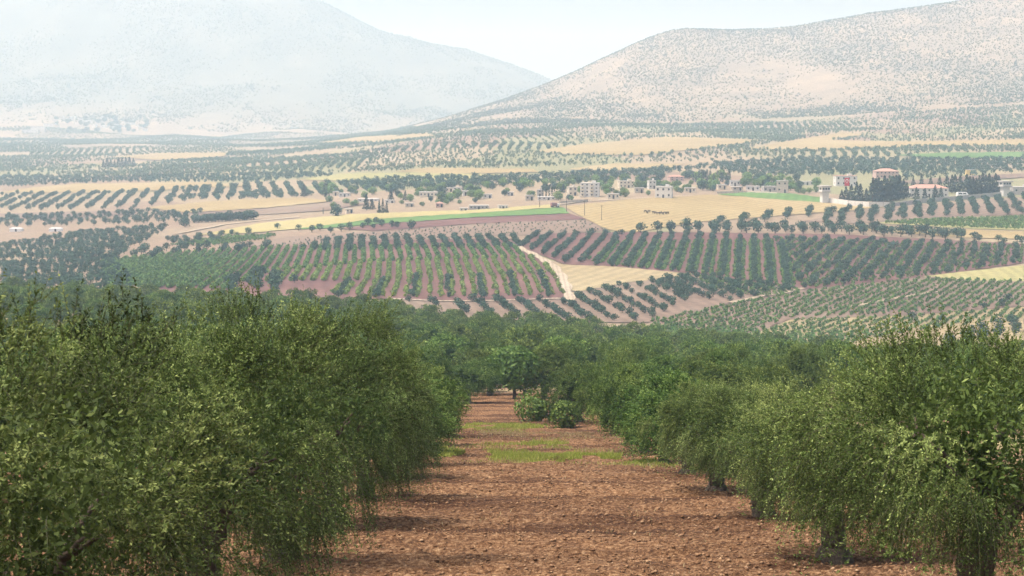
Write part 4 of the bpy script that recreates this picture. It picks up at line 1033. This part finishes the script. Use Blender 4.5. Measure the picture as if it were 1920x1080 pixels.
spots = []
while len(spots) < 230:
    x = rng.uniform(600, 1535); lo = np.interp(x, [600, 800, 1040, 1200, 1350, 1535], [392, 388, 378, 370, 360, 366]); hi = np.interp(x, [600, 800, 1000, 1300, 1535], [356, 350, 346, 334, 340])
    y = rng.uniform(hi, lo); hp = rng.uniform(8, 19)
    if any(b[0] - 4 < x < b[1] + 4 and b[3] - 3 < y < b[3] + hp * .75 for b in BOX): continue
    spots.append((x, y, hp, rng.uniform(.95, 1.35)))
plant_objs('broad', 5, M['broad'], spots[:165], 'village_tree', 'tree', lambda x: 'light green leafy tree ' + where_village(x), '%s')
plant_objs('broad', 5, M['olive_far'], spots[165:], 'village_tree', 'tree', lambda x: 'dark green leafy tree ' + where_village(x), '%s')

# far town under the mountain
r2 = random.Random(5)
TOWN = [(58,84,236,247,'long white building at the left of the hazy far town'),(42,72,243,250,'low white hall at the lower left of the hazy far town'),(82,104,231,239,'white block beside the long building of the far town')]
for x0, x1, a, b, lab in TOWN: building(x0, x1, a, b, w_, lab, 'flat', None, 0, 14, 2, 4, 'far_building', 'building', False)
for k in range(26):
    x = 105 + k * 6.6 + r2.uniform(-3, 3); y = r2.uniform(222, 246); w2 = r2.uniform(6, 12)
    t = building(x - w2 / 2, x + w2 / 2, y - r2.uniform(3.5, 6), y, w_ if k % 3 else c_, 'small pale house in the hazy far town under the mountain', 'flat', None, r2.uniform(-.3, .3), 11, 1, 2, 'far_house', 'house', False, False)[0]
    t['group'] = 'houses of the hazy far town'
plant_objs('broad', 5, M['olive_far'], [(100 + r2.uniform(0, 180), r2.uniform(220, 250), r2.uniform(5, 9), 1.3) for _ in range(60)], 'far_tree', 'tree', 'hazy tree among the houses of the far town', 'trees of the hazy far town')
X, Y, Z = ground_pt(140, 232); t = empty('minaret', (X, Y, Z)); s = px_m(Y)
MB().tube([(0, 0, -2), (0, 0, 14 * s), (0, 0, 14.1 * s)], [1.6, 1.4, 2.0], 10).build('shaft', M['white'], t); MB().tube([(0, 0, 14.1 * s), (0, 0, 17 * s), (0, 0, 20 * s)], [1.2, 1.1, .05], 10).build('spire', M['grey'], t)
tag(t, 'slim pale minaret rising from the hazy far town', 'minaret')

# small things on the valley floor
def cow_mesh():
    me = bpy.data.meshes.new('cattle')
    P = [(-.7,0,1.15),(-.2,0,1.12),(.35,0,1.15),(.75,0,1.2),(1.05,0,1.2),(1.35,0,.95),(-.75,.2,.7),(-.72,.2,0),(-.75,-.2,.7),(-.72,-.2,0),(.6,.2,.7),(.62,.2,0),(.6,-.2,.7),(.62,-.2,0),(-.95,0,.9),(-1.0,0,.5)]
    E = [(0,1),(1,2),(2,3),(3,4),(4,5),(0,6),(6,7),(0,8),(8,9),(3,10),(10,11),(3,12),(12,13),(0,14),(14,15)]
    R_ = [.33,.36,.35,.3,.2,.12,.14,.07,.14,.07,.13,.07,.13,.07,.05,.04]
    me.from_pydata(P, E, []); o = bpy.data.objects.new('cattle_form', me); COL.objects.link(o)
    md = o.modifiers.new('skin', 'SKIN')
    if not me.skin_vertices:
        bpy.context.view_layer.objects.active = o
    for v_, r_ in zip(me.skin_vertices[0].data, R_): v_.radius = (r_, r_)
    me.skin_vertices[0].data[1].use_root = True
    sb = o.modifiers.new('sub', 'SUBSURF'); sb.levels = 1; sb.render_levels = 1
    bpy.context.view_layer.update()
    ev = o.evaluated_get(bpy.context.evaluated_depsgraph_get()); m2 = bpy.data.meshes.new_from_object(ev)
    bpy.data.objects.remove(o); m2.materials.clear(); m2.materials.append(M['cow']); m2.name = 'cattle'; return m2
try:
    cm = cow_mesh()
    for k, (x, y) in enumerate([(1210,400),(1214,402),(1217,400),(1226,402),(1229,403),(1234,404),(1237,403),(1240,402),(1243,404),(1246,403),(1249,403),(1252,403)]):
        X, Y, Z = ground_pt(x, y); o = link('cow', cm, None, (X, Y, Z + .38), rng.uniform(0, 6.28)); o.scale = (.85, .85, .85)
        tag(o, 'dark cow grazing in the small herd on the wheat field', 'cow', 'small herd on the wheat field')
except Exception as e:
    print('cow skipped', e)

X, Y, Z = ground_pt(1040, 390); t = empty('truck', (X, Y, Z + .4), .5); t.scale = (.8, .8, .8)
MB().box(-2.6, 1.2, -1.1, 1.1, .9, 2.9).build('cargo_box', M['truck_red'], t); MB().box(1.3, 2.9, -1.05, 1.05, .6, 2.3).build('cab', M['sheet'], t)
MB().box(-2.6, 2.9, -.9, .9, .55, .85).build('chassis', M['dark'], t)
for x in (-1.8, 2.1):
    for y in (-1.0, 1.0): MB().tube([(x, y - .15, .45), (x, y + .15, .45)], .45, 12).build('wheel', M['rubber'], t)
tag(t, 'small dull red and white truck at the tip of the green strip', 'truck')
X, Y, Z = ground_pt(1804, 371); t = empty('van', (X, Y, Z + .5), .1)
b_ = MB().add([(-3.2,-1.1,.5),(3.2,-1.1,.5),(3.2,-1.1,1.5),(2.3,-1.05,2.7),(-3.0,-1.05,2.7),(-3.2,-1.1,1.5),(-3.2,1.1,.5),(3.2,1.1,.5),(3.2,1.1,1.5),(2.3,1.05,2.7),(-3.0,1.05,2.7),(-3.2,1.1,1.5)],
   [(0,1,2,3,4,5),(11,10,9,8,7,6),(0,6,7,1),(1,7,8,2),(2,8,9,3),(3,9,10,4),(4,10,11,5),(5,11,6,0)]).build('body', M['sheet'], t)
MB().box(.2, 1.9, -1.14, -1.06, 1.6, 2.35).build('window', M['glass'], t); MB().box(-2.4, -.3, -1.14, -1.06, 1.6, 2.35).build('window', M['glass'], t)
for x in (-2, 2):
    for y in (-1, 1): MB().tube([(x, y - .15, .45), (x, y + .15, .45)], .45, 12).build('wheel', M['rubber'], t)
tag(t, 'white van parked behind the grey compound wall', 'van')
for x, lab in ((31, 'long low white shed at the far left edge'), (105, 'long low white shed right of the one at the left edge')):
    X, Y, Z = ground_pt(x, 434); t = empty('field_shed', (X, Y, Z)); L_ = 3.6
    MB().box(-L_, L_, -1.5, 1.5, -.4, 1.7).build('wall', M['sheet'], t); MB().hip(-L_ - .2, L_ + .2, -1.7, 1.7, 1.7, 2.3, .4).build('roof', M['metal'], t)
    MB().box(-.5, .5, -1.56, -1.45, 0, 1.5).build('door', M['dark'], t); tag(t, lab, 'shed')
X, Y, Z = ground_pt(1781, 358); t = empty('radio_mast', (X, Y, Z)); MB().tube([(0, 0, -1), (0, 0, 5), (0, 0, 10.5)], [.28, .2, .1], 8).build('pole', M['metal'], t)
MB().box(-.5, .5, -.05, .05, 9.2, 9.4).build('crossarm', M['metal'], t); tag(t, 'slim grey mast among the compound conifers', 'mast')
for k, (x, y) in enumerate([(1062,398), (1096,405), (1128,414), (1012,390)]):
    X, Y, Z = ground_pt(x, y); t = empty('utility_pole', (X, Y, Z)); MB().tube([(0, 0, -.5), (0, 0, 7.5)], [.16, .1], 8).build('pole', M['bark'], t)
    MB().box(-.8, .8, -.07, .07, 6.9, 7.05).build('crossarm', M['bark'], t)
    tag(t, f'{["second","third","fourth","first"][k]} thin utility pole from the left beside the wheat field', 'pole', 'utility poles by the wheat field')

# ------------------------------------------------------------------ haze
hm = bpy.data.materials.new('haze'); hm.use_nodes = True; n = hm.node_tree; n.nodes.clear()
out = n.nodes.new('ShaderNodeOutputMaterial'); pv = n.nodes.new('ShaderNodeVolumePrincipled')
pv.inputs['Color'].default_value = (.58, .80, 1.0, 1); pv.inputs['Absorption Color'].default_value = (.8, .8, .8, 1); pv.inputs['Density'].default_value = 2.3e-4; pv.inputs['Anisotropy'].default_value = .2
n.links.new(pv.outputs[0], out.inputs['Volume'])
zlo = float(min(GZ.min(), ZT.min())) - 1.5; zhi = float(GZ.max()) + 12
o = MB().box(-6400, 6400, -120, 12900, zlo, zhi).build('haze', hm)
tag(o, 'pale blue summer haze filling the valley', 'haze', None, 'stuff')
